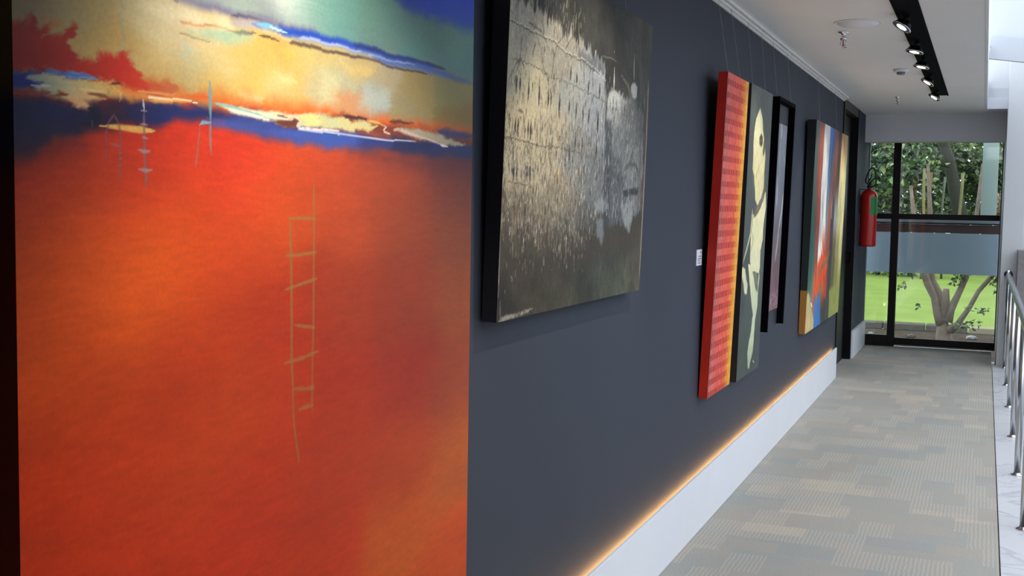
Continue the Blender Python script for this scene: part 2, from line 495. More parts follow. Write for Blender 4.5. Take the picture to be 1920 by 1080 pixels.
def canvas_body(name, y0, y1, z0, z1, xb, xf, depth_m, parent, inset=0.0008):
    """stretcher body behind the face; xb, xf = back and front x as functions of height"""
    l = parent.location
    bm = bmesh.new()
    P_ = [(xb(z0), y0, z0), (xf(z0) - inset, y0, z0), (xf(z0) - inset, y1, z0), (xb(z0), y1, z0), (xb(z1), y0, z1), (xf(z1) - inset, y0, z1), (xf(z1) - inset, y1, z1), (xb(z1), y1, z1)]
    vs_ = [bm.verts.new(Vector(p) - l) for p in P_]
    for f_ in ((0, 3, 2, 1), (4, 5, 6, 7), (0, 1, 5, 4), (1, 2, 6, 5), (2, 3, 7, 6), (3, 0, 4, 7)):
        bm.faces.new([vs_[i] for i in f_])
    return obj(name, bm, depth_m, parent)


def wires(parent, ys, ztop, zbot, x):
    l = parent.location
    for y in ys:
        bm = bmesh.new()
        tube(bm, [(0.024 - l.x, y - l.y, CZ - 0.02 - l.z), (x - l.x, y - l.y, zbot - l.z)], 0.0011, 5)
        obj('hanging_wire', bm, mat_wire, parent)


mat_wire = mat('steel_wire', (150, 152, 160), 0.5)


def lerp(z0, x0, z1, x1):
    return lambda z: x0 + (z - z0) * (x1 - x0) / (z1 - z0)
# paint strength of each picture and output of the two near spotlights (W)
G_BIG, G_GREY, G_RED, G_FIG = 1.0, 0.84, 1.0, 1.2
P_GREY, P_BIG = 48, 112
# ---- large orange canvas -------------------------------------------------
K = 'big'
XB = lambda z: 0.004 + 0 * z
XF = lambda z: 0.05 + 0 * z
big = empty('painting', (0.0, 1.19, 0.40), 'large orange-red abstract canvas with cream and blue horizon, nearest on the navy wall', 'painting', None)
ts = np.concatenate([np.arange(0.40, 0.62, 0.02), np.arange(0.62, 1.30, 0.0042), np.arange(1.30, 2.10, 0.0021), np.arange(2.10, 2.2501, 0.01)])
P = Paint(np.linspace(1.19, 2.685, 690), ts, 3)
orange = [((1.202, 1.612), (115, 30, 30)), ((1.312, 1.631), (140, 36, 28)), ((1.437, 1.627), (190, 38, 25)), ((1.539, 1.640), (192, 42, 28)), ((1.668, 1.645), (195, 45, 30)), ((1.962, 1.636), (185, 58, 32)), ((2.175, 1.642), (150, 54, 36)), ((2.606, 1.643), (110, 46, 46)), ((1.220, 1.539), (185, 62, 22)), ((1.366, 1.554), (205, 72, 20)), ((1.552, 1.553), (206, 72, 20)), ((1.814, 1.572), (200, 68, 22)), ((2.044, 1.552), (172, 60, 30)), ((2.324, 1.527), (142, 54, 34)), ((2.610, 1.524), (132, 58, 40)), ((1.218, 1.444), (180, 60, 20)), ((1.365, 1.458), (206, 74, 20)), ((1.459, 1.403), (212, 76, 20)), ((1.652, 1.424), (190, 56, 20)), ((1.815, 1.375), (166, 44, 20)), ((2.046, 1.378), (155, 48, 26)), ((2.328, 1.358), (140, 48, 30)), ((2.616, 1.338), (146, 62, 36)), ((1.216, 1.333), (186, 62, 18)), ((1.266, 1.327), (200, 68, 16)), ((1.362, 1.298), (190, 56, 18)), ((1.550, 1.289), (178, 48, 16)), ((1.714, 1.229), (196, 64, 18)), ((1.815, 1.255), (172, 42, 18)), ((2.048, 1.202), (160, 42, 20)), ((2.331, 1.187), (150, 40, 26)), ((2.623, 1.121), (150, 56, 30)), ((1.214, 1.222), (190, 48, 14)), ((1.361, 1.193), (192, 52, 16)), ((1.549, 1.147), (190, 56, 18)), ((1.781, 1.110), (184, 48, 18)), ((2.049, 1.046), (176, 50, 20)), ((2.336, 0.988), (172, 54, 22)), ((2.597, 0.936), (178, 74, 28)), ((1.211, 1.071), (200, 52, 16)), ((1.418, 1.012), (194, 50, 16)), ((1.698, 0.933), (192, 48, 18)), ((1.968, 0.855), (188, 50, 18)), ((2.313, 0.819), (188, 72, 22)), ((2.604, 0.674), (192, 64, 22))]  # lower rows brightened in the colour to offset the spotlight's falloff
P.img = P.field(orange, 0.13, 0.09, warp=0.06)
P.img[..., 1] *= 1.12
P.grain(4, 14, 0.06, 2); P.grain(30, 160, 0.05, 5, 2)
cream = [((1.197, 1.831), (150, 140, 110)), ((1.225, 1.822), (172, 157, 110)), ((1.284, 1.823), (187, 174, 122)), ((1.370, 1.851), (195, 175, 112)), ((1.394, 1.808), (205, 172, 95)), ((1.428, 1.861), (222, 207, 150)), ((1.476, 1.852), (236, 222, 168)), ((1.527, 1.843), (236, 216, 162)), ((1.224, 1.779), (180, 160, 110)), ((1.315, 1.790), (192, 168, 98)), ((1.358, 1.780), (200, 170, 100)), ((1.415, 1.787), (216, 184, 114)), ((1.488, 1.796), (226, 202, 132)), ((1.554, 1.804), (208, 200, 150)), ((1.603, 1.858), (238, 214, 150)), ((1.653, 1.816), (225, 205, 135)), ((1.715, 1.837), (226, 190, 100)), ((1.780, 1.831), (222, 182, 92)), ((1.848, 1.839), (215, 170, 80)), ((1.554, 1.769), (195, 175, 115)), ((1.624, 1.777), (216, 182, 97)), ((1.731, 1.788), (226, 190, 97)), ((1.814, 1.801), (230, 206, 142)), ((1.885, 1.843), (205, 187, 112)), ((2.000, 1.857), (200, 180, 110)), ((2.126, 1.861), (190, 170, 110)), ((2.219, 1.849), (176, 162, 122)), ((2.370, 1.830), (166, 146, 86)), ((2.570, 1.836), (150, 142, 87)), ((1.849, 1.780), (215, 180, 97)), ((1.960, 1.791), (195, 182, 132)), ((2.041, 1.820), (180, 176, 136)), ((2.173, 1.800), (160, 167, 152)), ((2.319, 1.789), (160, 147, 102)), ((2.602, 1.793), (150, 122, 62)), ((1.488, 1.763), (205, 160, 85))]
cf = lambda S, T: P.field(cream, 0.045, 0.028, S, T, warp=0.03) * np.array([0.90, 0.90, 0.94])
P.fill([(1.120, 1.919), (3.082, 2.357), (3.111, 1.778), (2.635, 1.747), (2.372, 1.750), (2.173, 1.748), (2.001, 1.748), (1.885, 1.746), (1.699, 1.738), (1.567, 1.731), (1.488, 1.728), (1.402, 1.722), (1.282, 1.715), (1.204, 1.716), (1.116, 1.711)], cf, 0.006, 0.01, seed=2)
# glowing orange rim along the lower edge of the cream field
P.fill([(1.463, 1.760), (1.527, 1.751), (1.624, 1.757), (1.731, 1.763), (1.849, 1.762), (1.961, 1.764), (2.041, 1.761), (2.173, 1.760), (2.320, 1.759), (2.666, 1.765), (2.667, 1.727), (2.320, 1.716), (2.042, 1.724), (1.849, 1.729), (1.668, 1.730), (1.488, 1.726), (1.450, 1.726)], (204, 92, 34), 0.02, 0.014, (26, 14), 0.9, 3)
P.fill([(2.000, 1.797), (2.127, 1.798), (2.173, 1.772), (2.150, 1.751), (2.001, 1.753)], (186, 128, 86), 0.012, 0.008, seed=4, alpha=0.8)
P.fill([(2.138, 1.813), (2.243, 1.815), (2.239, 1.777), (2.150, 1.762), (2.110, 1.772)], (162, 168, 158), 0.016, 0.008, seed=14, alpha=0.8)
P.fill([(1.970, 1.833), (2.041, 1.820), (2.021, 1.775), (1.961, 1.770)], (186, 182, 140), 0.02, 0.008, seed=15, alpha=0.7)
P.fill([(2.042, 1.732), (2.174, 1.737), (2.372, 1.745), (2.667, 1.751), (2.667, 1.727), (2.320, 1.716)], (126, 72, 40), 0.014, 0.006, seed=16, alpha=0.6)
# red patch at left
red = [((1.206, 1.797), (150, 45, 40)), ((1.205, 1.762), (138, 34, 30)), ((1.253, 1.775), (150, 38, 30)), ((1.284, 1.794), (165, 52, 36)), ((1.283, 1.764), (155, 36, 32)), ((1.336, 1.762), (172, 44, 32)), ((1.369, 1.778), (190, 48, 34)), ((1.397, 1.769), (192, 40, 30)), ((1.438, 1.762), (196, 58, 36)), ((1.501, 1.760), (180, 100, 62)), ((1.263, 1.747), (130, 32, 30)), ((1.325, 1.750), (170, 44, 28))]
P.fill([(1.135, 1.804), (1.191, 1.811), (1.201, 1.814), (1.208, 1.803), (1.217, 1.815), (1.231, 1.808), (1.246, 1.815), (1.262, 1.802), (1.276, 1.806), (1.292, 1.813), (1.306, 1.789), (1.317, 1.774), (1.331, 1.772), (1.347, 1.768), (1.364, 1.786), (1.385, 1.794), (1.406, 1.791), (1.422, 1.778), (1.441, 1.771), (1.488, 1.763), (1.527, 1.755), (1.511, 1.747), (1.463, 1.745), (1.414, 1.743), (1.357, 1.743), (1.283, 1.745), (1.224, 1.748), (1.186, 1.747), (1.133, 1.747)], lambda S, T: P.field(red, 0.04, 0.02, S, T), 0.008, 0.016, (50, 16), 0.97, 5)
P.fill([(1.235, 1.819), (1.260, 1.823), (1.272, 1.813), (1.256, 1.806), (1.242, 1.810)], (196, 110, 50), 0.01, 0.01, (60, 20), 0.55, 6)
# dark blue band
band = [((1.195, 1.697), (30, 36, 70)), ((1.262, 1.691), (27, 34, 80)), ((1.324, 1.688), (26, 30, 66)), ((1.396, 1.706), (34, 30, 62)), ((1.475, 1.716), (30, 38, 90)), ((1.540, 1.721), (30, 45, 106)), ((1.624, 1.719), (31, 40, 88)), ((1.699, 1.718), (46, 58, 118)), ((1.699, 1.709), (62, 76, 142)), ((1.814, 1.711), (50, 62, 130)), ((1.885, 1.706), (56, 76, 152)), ((2.042, 1.705), (52, 78, 156)), ((2.174, 1.701), (40, 56, 120)), ((2.321, 1.701), (30, 40, 85)), ((2.605, 1.702), (34, 46, 100)), ((1.222, 1.649), (44, 36, 60)), ((1.345, 1.678), (30, 28, 46)), ((1.222, 1.670), (32, 36, 66))]
P.fill([(1.116, 1.712), (1.186, 1.716), (1.262, 1.716), (1.303, 1.708), (1.368, 1.709), (1.408, 1.726), (1.488, 1.729), (1.609, 1.736), (1.683, 1.733), (1.780, 1.732), (1.885, 1.728), (2.001, 1.723), (2.174, 1.721), (2.373, 1.719), (2.734, 1.723), (2.735, 1.687), (2.428, 1.680), (2.174, 1.685), (2.001, 1.685), (1.885, 1.688), (1.780, 1.695), (1.699, 1.701), (1.595, 1.703), (1.513, 1.696), (1.438, 1.686), (1.384, 1.676), (1.334, 1.664), (1.271, 1.650), (1.222, 1.636), (1.114, 1.616)], lambda S, T: P.field(band, 0.05, 0.02, S, T), 0.012, 0.012, (18, 10), 0.97, 7)
P.fill([(1.184, 1.636), (1.271, 1.653), (1.312, 1.650), (1.251, 1.628), (1.184, 1.611)], (60, 32, 44), 0.03, 0.012, (18, 10), 0.6, 8)
P.fill([(2.063, 1.680), (2.735, 1.687), (2.737, 1.646), (2.322, 1.649)], (84, 42, 52), 0.03, 0.012, (18, 10), 0.6, 9)
P.fill([(1.624, 1.711), (1.731, 1.715), (1.885, 1.710), (2.085, 1.703), (2.085, 1.692), (1.885, 1.694), (1.699, 1.700), (1.624, 1.700)], (66, 84, 160), 0.014, 0.01, (20, 40), 0.7, 10, streak=(12, 60, 2.2, 0.15))
# left part: blue streak, cream tongue, brown line
P.fill([(1.133, 1.742), (1.205, 1.748), (1.263, 1.748), (1.335, 1.747), (1.346, 1.740), (1.283, 1.728), (1.223, 1.722), (1.133, 1.718)], (34, 48, 122), 0.006, 0.006, seed=11)
P.fill([(1.186, 1.723), (1.223, 1.724), (1.272, 1.724), (1.303, 1.719), (1.282, 1.716), (1.223, 1.717), (1.186, 1.717)], (112, 40, 30), 0.006, 0.004, seed=12)
P.fill([(1.224, 1.744), (1.253, 1.749), (1.283, 1.747), (1.325, 1.746), (1.357, 1.745), (1.385, 1.746), (1.405, 1.743), (1.405, 1.727), (1.385, 1.724), (1.362, 1.715), (1.341, 1.712), (1.329, 1.703), (1.309, 1.704), (1.301, 1.710), (1.282, 1.718), (1.257, 1.721), (1.223, 1.722), (1.243, 1.730), (1.225, 1.734)], lambda S, T: P.field([((1.233, 1.736), (130, 140, 150)), ((1.252, 1.727), (150, 160, 140)), ((1.273, 1.737), (180, 180, 150)), ((1.314, 1.733), (196, 184, 124)), ((1.357, 1.732), (204, 180, 112)), ((1.397, 1.733), (212, 150, 84)), ((1.324, 1.711), (206, 160, 122))], 0.03, 0.02, S, T), 0.005, 0.009, (80, 60), 0.97, 13)
P.stroke([(1.271, 1.748), (1.293, 1.749), (1.314, 1.747), (1.342, 1.745)], 0.014, 0.006, (104, 156, 214), 0.9, 0.5, 0.4, (40, 90))
P.stroke([(1.233, 1.749), (1.273, 1.748), (1.325, 1.748)], 0.008, 0.004, (70, 100, 190), 0.7, 0.5, 0.5, (40, 90))
for a, b in (([(1.281, 1.735), (1.314, 1.731)], (170, 176, 150)), ([(1.314, 1.728), (1.364, 1.728)], (226, 200, 150)), ([(1.223, 1.728), (1.262, 1.728)], (205, 205, 196))):
    P.stroke(a, 0.005, 0.002, b, 0.7, 0.5, 0.6, (60, 120))
P.stroke([(1.324, 1.723), (1.364, 1.722), (1.364, 1.719)], 0.007, 0.004, (112, 52, 34), 0.75, 0.4, 0.7, (90, 120), 4)
P.stroke([(1.377, 1.745), (1.400, 1.746)], 0.012, 0.006, (66, 36, 30), 0.9, 0.6)
P.stroke([(1.393, 1.741), (1.398, 1.731), (1.391, 1.719)], 0.012, 0.005, (228, 176, 118), 0.85, 0.5, 0.4)
P.stroke([(1.373, 1.743), (1.371, 1.722)], 0.010, 0.008, (160, 140, 96), 0.7, 0.5, 0.4)
P.fill([(1.351, 1.719), (1.414, 1.723), (1.409, 1.695), (1.356, 1.685)], (62, 34, 44), 0.014, 0.008, (30, 20), 0.6, 17)
P.fill([(1.335, 1.710), (1.350, 1.710), (1.350, 1.674), (1.321, 1.672), (1.332, 1.688)], (22, 26, 44), 0.008, 0.004, (30, 20), 0.7, 18)
# orange and cream streaks on the rim
P.fill([(1.405, 1.746), (1.441, 1.745), (1.488, 1.741), (1.527, 1.740), (1.553, 1.737), (1.488, 1.731), (1.414, 1.726), (1.405, 1.732)], (216, 134, 62), 0.007, 0.007, (50, 60), 0.9, 19)
P.stroke([(1.463, 1.735), (1.513, 1.736), (1.584, 1.737)], 0.006, 0.002, (240, 216, 180), 0.95, 0.5, 0.4, (40, 120))
P.stroke([(1.441, 1.743), (1.488, 1.744), (1.535, 1.744)], 0.004, 0.002, (228, 150, 100), 0.9, 0.5, 0.4, (40, 120))
P.stroke([(1.463, 1.730), (1.527, 1.734), (1.567, 1.735)], 0.006, 0.002, (222, 160, 76), 0.8, 0.5, 0.4, (40, 120))
P.stroke([(1.547, 1.743), (1.584, 1.749), (1.612, 1.747)], 0.016, 0.008, (206, 88, 34), 0.8, 0.8, 0.3, (40, 60))
# right-hand cream lens
P.fill([(1.631, 1.742), (1.683, 1.741), (1.780, 1.740), (1.885, 1.742), (1.969, 1.748), (2.001, 1.740), (1.885, 1.718), (1.814, 1.721), (1.715, 1.727), (1.653, 1.733)], (214, 204, 172), 0.004, 0.006, (40, 80), 0.95, 20)
P.stroke([(1.632, 1.740), (1.683, 1.738), (1.747, 1.731), (1.797, 1.727)], 0.006, 0.002, (120, 180, 176), 0.9, 0.5, 0.3)
P.stroke([(1.661, 1.733), (1.731, 1.728), (1.788, 1.725)], 0.005, 0.002, (232, 226, 210), 0.9, 0.5, 0.5, (60, 120))
P.fill([(1.780, 1.726), (1.863, 1.734), (1.881, 1.721), (1.885, 1.712), (1.831, 1.716)], (92, 46, 36), 0.005, 0.004, (60, 60), 0.95, 21)
P.stroke([(1.810, 1.734), (1.849, 1.736)], 0.006, 0.003, (54, 34, 34), 0.9, 0.5, 0.4)
P.stroke([(1.747, 1.733), (1.858, 1.732)], 0.007, 0.004, (226, 214, 186), 0.8, 0.5, 0.5, (50, 100))
P.fill([(1.961, 1.749), (2.042, 1.752), (2.151, 1.744), (2.282, 1.744), (2.427, 1.737), (2.667, 1.735), (2.668, 1.722), (2.373, 1.716), (2.174, 1.721), (1.961, 1.727)], (110, 54, 40), 0.008, 0.006, (40, 40), 0.92, 22)
P.fill([(1.876, 1.739), (1.922, 1.744), (1.981, 1.747), (2.033, 1.745), (2.084, 1.742), (2.151, 1.740), (2.188, 1.733), (2.151, 1.724), (2.063, 1.719), (1.981, 1.720), (1.913, 1.717), (1.880, 1.721)], (190, 184, 130), 0.005, 0.008, (60, 60), 0.97, 23)
P.fill([(1.892, 1.738), (1.941, 1.744), (1.961, 1.737), (1.945, 1.726), (1.904, 1.723)], (214, 200, 128), 0.006, 0.004, seed=24, alpha=0.8)
P.fill([(1.965, 1.742), (2.021, 1.742), (2.042, 1.728), (1.985, 1.720)], (176, 182, 142), 0.006, 0.004, seed=25, alpha=0.7)
P.stroke([(2.042, 1.749), (2.110, 1.748), (2.160, 1.745)], 0.008, 0.003, (52, 36, 34), 0.85, 0.5, 0.4, (60, 80))
P.stroke([(1.878, 1.731), (1.878, 1.719), (1.896, 1.714)], 0.006, 0.004, (200, 192, 186), 0.85, 0.4, 0.3)
P.stroke([(1.885, 1.716), (1.961, 1.717), (2.042, 1.717)], 0.006, 0.003, (228, 210, 196), 0.85, 0.4, 0.7, (120, 60))
P.stroke([(2.139, 1.746), (2.192, 1.745), (2.211, 1.739)], 0.007, 0.004, (204, 168, 96), 0.9, 0.4, 0.4)
P.stroke([(2.211, 1.742), (2.235, 1.727), (2.265, 1.724)], 0.005, 0.003, (214, 190, 176), 0.9, 0.4, 0.4)
P.fill([(2.279, 1.739), (2.372, 1.741), (2.455, 1.736), (2.561, 1.729), (2.642, 1.721), (2.573, 1.712), (2.501, 1.713), (2.400, 1.720), (2.320, 1.728)], (166, 158, 134), 0.005, 0.007, (50, 80), 0.95, 26)
P.stroke([(2.257, 1.736), (2.346, 1.729), (2.427, 1.722), (2.543, 1.710)], 0.007, 0.003, (206, 180, 170), 0.8, 0.4, 0.9, (160, 120), 8)
P.stroke([(2.245, 1.751), (2.359, 1.754)], 0.010, 0.004, (70, 34, 30), 0.8, 0.7, 0.3)
P.stroke([(1.885, 1.714), (2.042, 1.712), (2.221, 1.710), (2.373, 1.713)], 0.004, 0.003, (200, 204, 214), 0.8, 0.5, 0.5, (30, 80))
P.stroke([(2.507, 1.711), (2.549, 1.709)], 0.007, 0.003, (232, 226, 214), 0.9, 0.5)
P.stroke([(2.483, 1.740), (2.683, 1.744)], 0.020, 0.016, (40, 56, 120), 0.8, 0.7, 0.3, (20, 40))
# teal sky, blue corner, streak between
teal = [((1.528, 1.918), (150, 170, 160)), ((1.699, 1.914), (160, 178, 160)), ((1.848, 1.942), (206, 216, 204)), ((1.959, 1.950), (120, 160, 146)), ((2.039, 1.957), (96, 142, 132)), ((2.170, 1.955), (92, 132, 116)), ((2.264, 2.001), (88, 122, 118)), ((2.477, 1.964), (87, 122, 112)), ((2.597, 1.929), (92, 132, 120)), ((2.662, 1.897), (86, 120, 126)), ((2.040, 1.915), (92, 136, 132)), ((1.884, 1.903), (112, 136, 132)), ((1.780, 1.897), (118, 124, 132)), ((2.171, 1.911), (94, 120, 118)), ((2.423, 1.896), (88, 130, 124)), ((1.624, 1.900), (150, 160, 170))]  # the palest sample holds spotlight glare in the colour
P.fill([(1.490, 2.001), (3.082, 2.357), (3.104, 1.914), (2.688, 1.886), (2.479, 1.892), (2.317, 1.897), (2.171, 1.895), (2.040, 1.896), (1.921, 1.898), (1.813, 1.896), (1.731, 1.895), (1.654, 1.894), (1.582, 1.895), (1.528, 1.900)], lambda S, T: P.field(teal, 0.07, 0.04, S, T, warp=0.02), 0.008, 0.008, (14, 30), 1.0, 27)
P.fill([(2.146, 2.061), (2.227, 2.031), (2.314, 2.009), (2.420, 2.000), (2.565, 1.999), (2.724, 2.008), (3.097, 2.048), (3.082, 2.357), (2.145, 2.147)], lambda S, T: P.field([((2.264, 2.015), (30, 60, 150)), ((2.420, 2.029), (26, 62, 176)), ((2.564, 2.026), (28, 66, 178)), ((2.658, 2.008), (36, 76, 160)), ((2.656, 2.080), (24, 58, 178))], 0.06, 0.03, S, T), 0.022, 0.012, (14, 30), 0.98, 28)
P.stroke([(1.534, 1.896), (1.624, 1.897), (1.731, 1.897), (1.848, 1.901), (1.960, 1.903)], 0.0153, 0.0119, (112, 108, 140), 0.75, 0.8, 0.4, (14, 60))
P.stroke([(1.684, 1.897), (1.747, 1.896), (1.813, 1.894)], 0.0068, 0.0034, (78, 72, 90), 0.8, 0.8, 0.4, (14, 60))
P.stroke([(1.669, 1.882), (1.731, 1.886), (1.813, 1.889)], 0.0170, 0.0119, (168, 166, 186), 0.8, 0.8, 0.4, (20, 60))
P.stroke([(1.740, 1.886), (1.848, 1.888), (1.960, 1.889), (2.082, 1.886), (2.218, 1.883), (2.369, 1.880), (2.568, 1.876)], 0.0136, 0.0136, (96, 122, 186), 0.75, 0.9, 0.3, (14, 70))
P.stroke([(1.813, 1.894), (1.903, 1.895), (2.040, 1.894), (2.171, 1.893), (2.317, 1.893), (2.479, 1.890)], 0.0136, 0.0119, (32, 66, 168), 0.95, 0.7, 0.2, (14, 70))
P.stroke([(2.082, 1.895), (2.218, 1.894), (2.369, 1.894), (2.526, 1.890)], 0.0102, 0.0068, (34, 44, 90), 0.8, 0.8, 0.4, (16, 60))
P.stroke([(2.171, 1.880), (2.343, 1.882), (2.568, 1.879), (2.689, 1.878)], 0.0170, 0.0102, (52, 84, 166), 0.7, 0.9, 0.4, (16, 60))
P.stroke([(1.753, 1.888), (1.796, 1.890), (1.841, 1.893)], 0.0119, 0.0043, (112, 186, 226), 0.95, 0.6, 0.2)
P.stroke([(1.788, 1.889), (1.834, 1.892)], 0.0034, 0.0017, (232, 236, 240), 0.9, 0.5)
P.stroke([(1.884, 1.887), (1.999, 1.886), (2.126, 1.883)], 0.0059, 0.0034, (160, 168, 214), 0.85, 0.6, 0.3, (14, 80))
P.stroke([(2.149, 1.881), (2.267, 1.884), (2.369, 1.885)], 0.0051, 0.0034, (150, 160, 190), 0.7, 0.7, 0.7, (60, 90))
P.stroke([(1.678, 1.869), (1.715, 1.869), (1.747, 1.872)], 0.0102, 0.0043, (76, 66, 78), 0.85, 0.6, 0.4, (40, 60))
P.stroke([(1.756, 1.877), (1.813, 1.881), (1.884, 1.879)], 0.0085, 0.0034, (202, 180, 130), 0.8, 0.7, 0.3)
P.stroke([(1.756, 1.869), (1.822, 1.872)], 0.0059, 0.0026, (70, 60, 50), 0.8, 0.6, 0.5, (40, 80))
P.stroke([(1.848, 1.876), (1.941, 1.872), (2.040, 1.870), (2.149, 1.873), (2.317, 1.869), (2.424, 1.869)], 0.0076, 0.0043, (72, 56, 52), 0.85, 0.7, 0.4, (26, 70))
P.stroke([(1.536, 1.862), (1.568, 1.864), (1.624, 1.869), (1.678, 1.869)], 0.0051, 0.0034, (190, 112, 60), 0.9, 0.6, 0.4, (40, 80))
P.fill([(1.562, 1.852), (1.596, 1.861), (1.654, 1.868), (1.715, 1.869), (1.743, 1.867), (1.727, 1.856), (1.668, 1.846), (1.617, 1.846)], (162, 192, 164), 0.012, 0.006, (30, 40), 0.9, 29)
P.stroke([(1.535, 1.844), (1.584, 1.844), (1.610, 1.842)], 0.0043, 0.0026, (156, 140, 100), 0.7, 0.6, 0.5)
P.fill([(1.442, 1.879), (1.515, 1.886), (1.596, 1.884), (1.669, 1.880), (1.624, 1.870), (1.528, 1.863), (1.476, 1.867)], (234, 224, 188), 0.02, 0.012, (24, 30), 0.8, 30)
for p in ([(1.402, 1.856), (1.400, 1.793)], [(1.397, 1.887), (1.399, 1.856)]):
    P.stroke(p, 0.004, 0.004, (150, 164, 140), 0.7, 0.5, 0.2)
P.stroke([(1.386, 1.862), (1.388, 1.804)], 0.0085, 0.0051, (214, 156, 84), 0.5, 0.8, 0.3)
P.fill([(1.547, 1.827), (1.561, 1.830), (1.562, 1.808), (1.548, 1.806)], (172, 196, 176), 0.006, 0.003, alpha=0.6)
for p, c in (([(1.788, 1.856), (1.803, 1.853), (1.800, 1.812), (1.786, 1.812)], (216, 166, 84)), ([(1.831, 1.862), (1.884, 1.863), (1.870, 1.840), (1.834, 1.839)], (216, 166, 76)), ([(1.805, 1.811), (1.858, 1.813), (1.863, 1.805), (1.814, 1.800)], (234, 212, 160)), ([(1.702, 1.766), (1.763, 1.764), (1.757, 1.756), (1.708, 1.754)], (232, 204, 156)), ([(2.040, 1.853), (2.172, 1.855), (2.149, 1.833), (2.062, 1.832)], (198, 170, 104))):
    P.fill(p, c, 0.012, 0.008, (40, 40), 0.6, 31)
P.smear(3, 110, 0.020, 0, 21, 1.35)
P.smear(10, 4, 0, 0.007, 22, 1.35)
# thin marks and the sketched ladder
P.stroke([(1.353, 1.682), (1.385, 1.683), (1.426, 1.682), (1.475, 1.682)], 0.004, 0.013, (208, 168, 88), 0.95, 0.25, 0.15, (80, 80))
P.stroke([(1.448, 1.728), (1.449, 1.721), (1.451, 1.712)], 0.009, 0.006, (192, 196, 204), 0.9, 0.4, 0.3)
P.stroke([(1.450, 1.713), (1.450, 1.685), (1.452, 1.636), (1.454, 1.592)], 0.004, 0.007, (116, 92, 104), 0.75, 0.5, 0.35, (40, 90))
for a, wd in (([(1.443, 1.712), (1.457, 1.712)], .004), ([(1.442, 1.691), (1.457, 1.691)], .005), ([(1.443, 1.671), (1.459, 1.670)], .005), ([(1.434, 1.652), (1.449, 1.649), (1.465, 1.650)], .006), ([(1.436, 1.622), (1.452, 1.620), (1.469, 1.621)], .006)):
    P.stroke(a, wd, wd, (150, 126, 136), 0.85, 0.4, 0.2)
P.stroke([(1.383, 1.701), (1.372, 1.688), (1.366, 1.672), (1.366, 1.628)], 0.004, 0.004, (122, 74, 84), 0.65, 0.5, 0.4, (40, 90))
P.stroke([(1.383, 1.701), (1.393, 1.689), (1.398, 1.672), (1.396, 1.642), (1.396, 1.600)], 0.004, 0.006, (126, 72, 82), 0.65, 0.5, 0.4, (40, 90))
for a in ([(1.375, 1.657), (1.397, 1.655)], [(1.392, 1.645), (1.400, 1.644)], [(1.391, 1.635), (1.400, 1.636)], [(1.391, 1.626), (1.400, 1.626)]):
    P.stroke(a, 0.005, 0.004, (140, 92, 104), 0.7, 0.5, 0.2)
P.stroke([(1.337, 1.690), (1.338, 1.678)], 0.003, 0.003, (70, 80, 104), 0.7, 0.5)
P.stroke([(1.614, 1.776), (1.615, 1.749), (1.616, 1.709)], 0.008, 0.012, (112, 146, 156), 0.85, 0.35, 0.3, (60, 60))
P.stroke([(1.616, 1.709), (1.615, 1.687), (1.617, 1.650)], 0.008, 0.005, (128, 118, 124), 0.8, 0.4, 0.3)
P.stroke([(1.586, 1.699), (1.595, 1.704), (1.618, 1.705)], 0.006, 0.009, (110, 166, 190), 0.9, 0.35, 0.2)
P.stroke([(1.588, 1.698), (1.583, 1.668), (1.576, 1.629)], 0.003, 0.005, (140, 104, 100), 0.75, 0.4, 0.3, (40, 90))
LC = (146, 104, 56)
P.stroke([(1.857, 1.547), (1.861, 1.452), (1.863, 1.350), (1.863, 1.269), (1.867, 1.227), (1.871, 1.154), (1.881, 1.111), (1.892, 1.065)], 0.009, 0.006, LC, 0.72, 0.45, 0.35, (60, 60), 3)
P.stroke([(1.939, 1.609), (1.941, 1.532), (1.940, 1.448), (1.940, 1.354), (1.937, 1.249), (1.936, 1.162)], 0.008, 0.007, LC, 0.62, 0.45, 0.45, (60, 60), 4)
for a in ([(1.851, 1.542), (1.897, 1.543), (1.951, 1.542)], [(1.839, 1.473), (1.886, 1.473), (1.953, 1.477)], [(1.838, 1.409), (1.887, 1.416), (1.957, 1.425)], [(1.872, 1.340), (1.914, 1.333), (1.948, 1.328)], [(1.838, 1.271), (1.899, 1.273), (1.963, 1.281)], [(1.864, 1.219), (1.907, 1.212), (1.949, 1.209)], [(1.888, 1.175), (1.915, 1.176), (1.942, 1.175)]):
    P.stroke(a, 0.006, 0.007, (150, 108, 58), 0.75, 0.45, 0.3, (60, 60), 5)
P.grain(220, 260, 0.03, 6, 1)
bm_ = paint_mat('oil_paint_orange_canvas', 0.34, 0.12, 600, 0.10)
canvas_face('canvas_front', P, XF, bm_, big, gain=G_BIG)
# wrapped side continues the colours of the edge
PS = [(0.40, (84, 22, 10)), (1.40, (76, 22, 12)), (1.60, (60, 20, 16)), (1.64, (22, 28, 66)), (1.70, (22, 28, 66)), (1.74, (66, 66, 44)), (2.25, (76, 76, 54))]
side = bmesh.new()
M_side = bpy.data.materials.new('wrapped_canvas_edge'); M_side.use_nodes = True
nt = M_side.node_tree; tc = nt.nodes.new('ShaderNodeTexCoord'); sx = nt.nodes.new('ShaderNodeSeparateXYZ'); rp = nt.nodes.new('ShaderNodeValToRGB'); mr = nt.nodes.new('ShaderNodeMapRange')
nt.links.new(tc.outputs['Object'], sx.inputs[0]); nt.links.new(sx.outputs['Z'], mr.inputs['Value']); mr.inputs['From Max'].default_value = 1.85
nt.links.new(mr.outputs[0], rp.inputs[0]); nt.links.new(rp.outputs[0], nt.nodes['Principled BSDF'].inputs['Base Color'])
set_ramp(rp.color_ramp, [((z - 0.4) / 1.85, c) for z, c in PS])
canvas_body('stretcher', 1.19, 2.685, 0.40, 2.25, XB, XF, M_side, big)
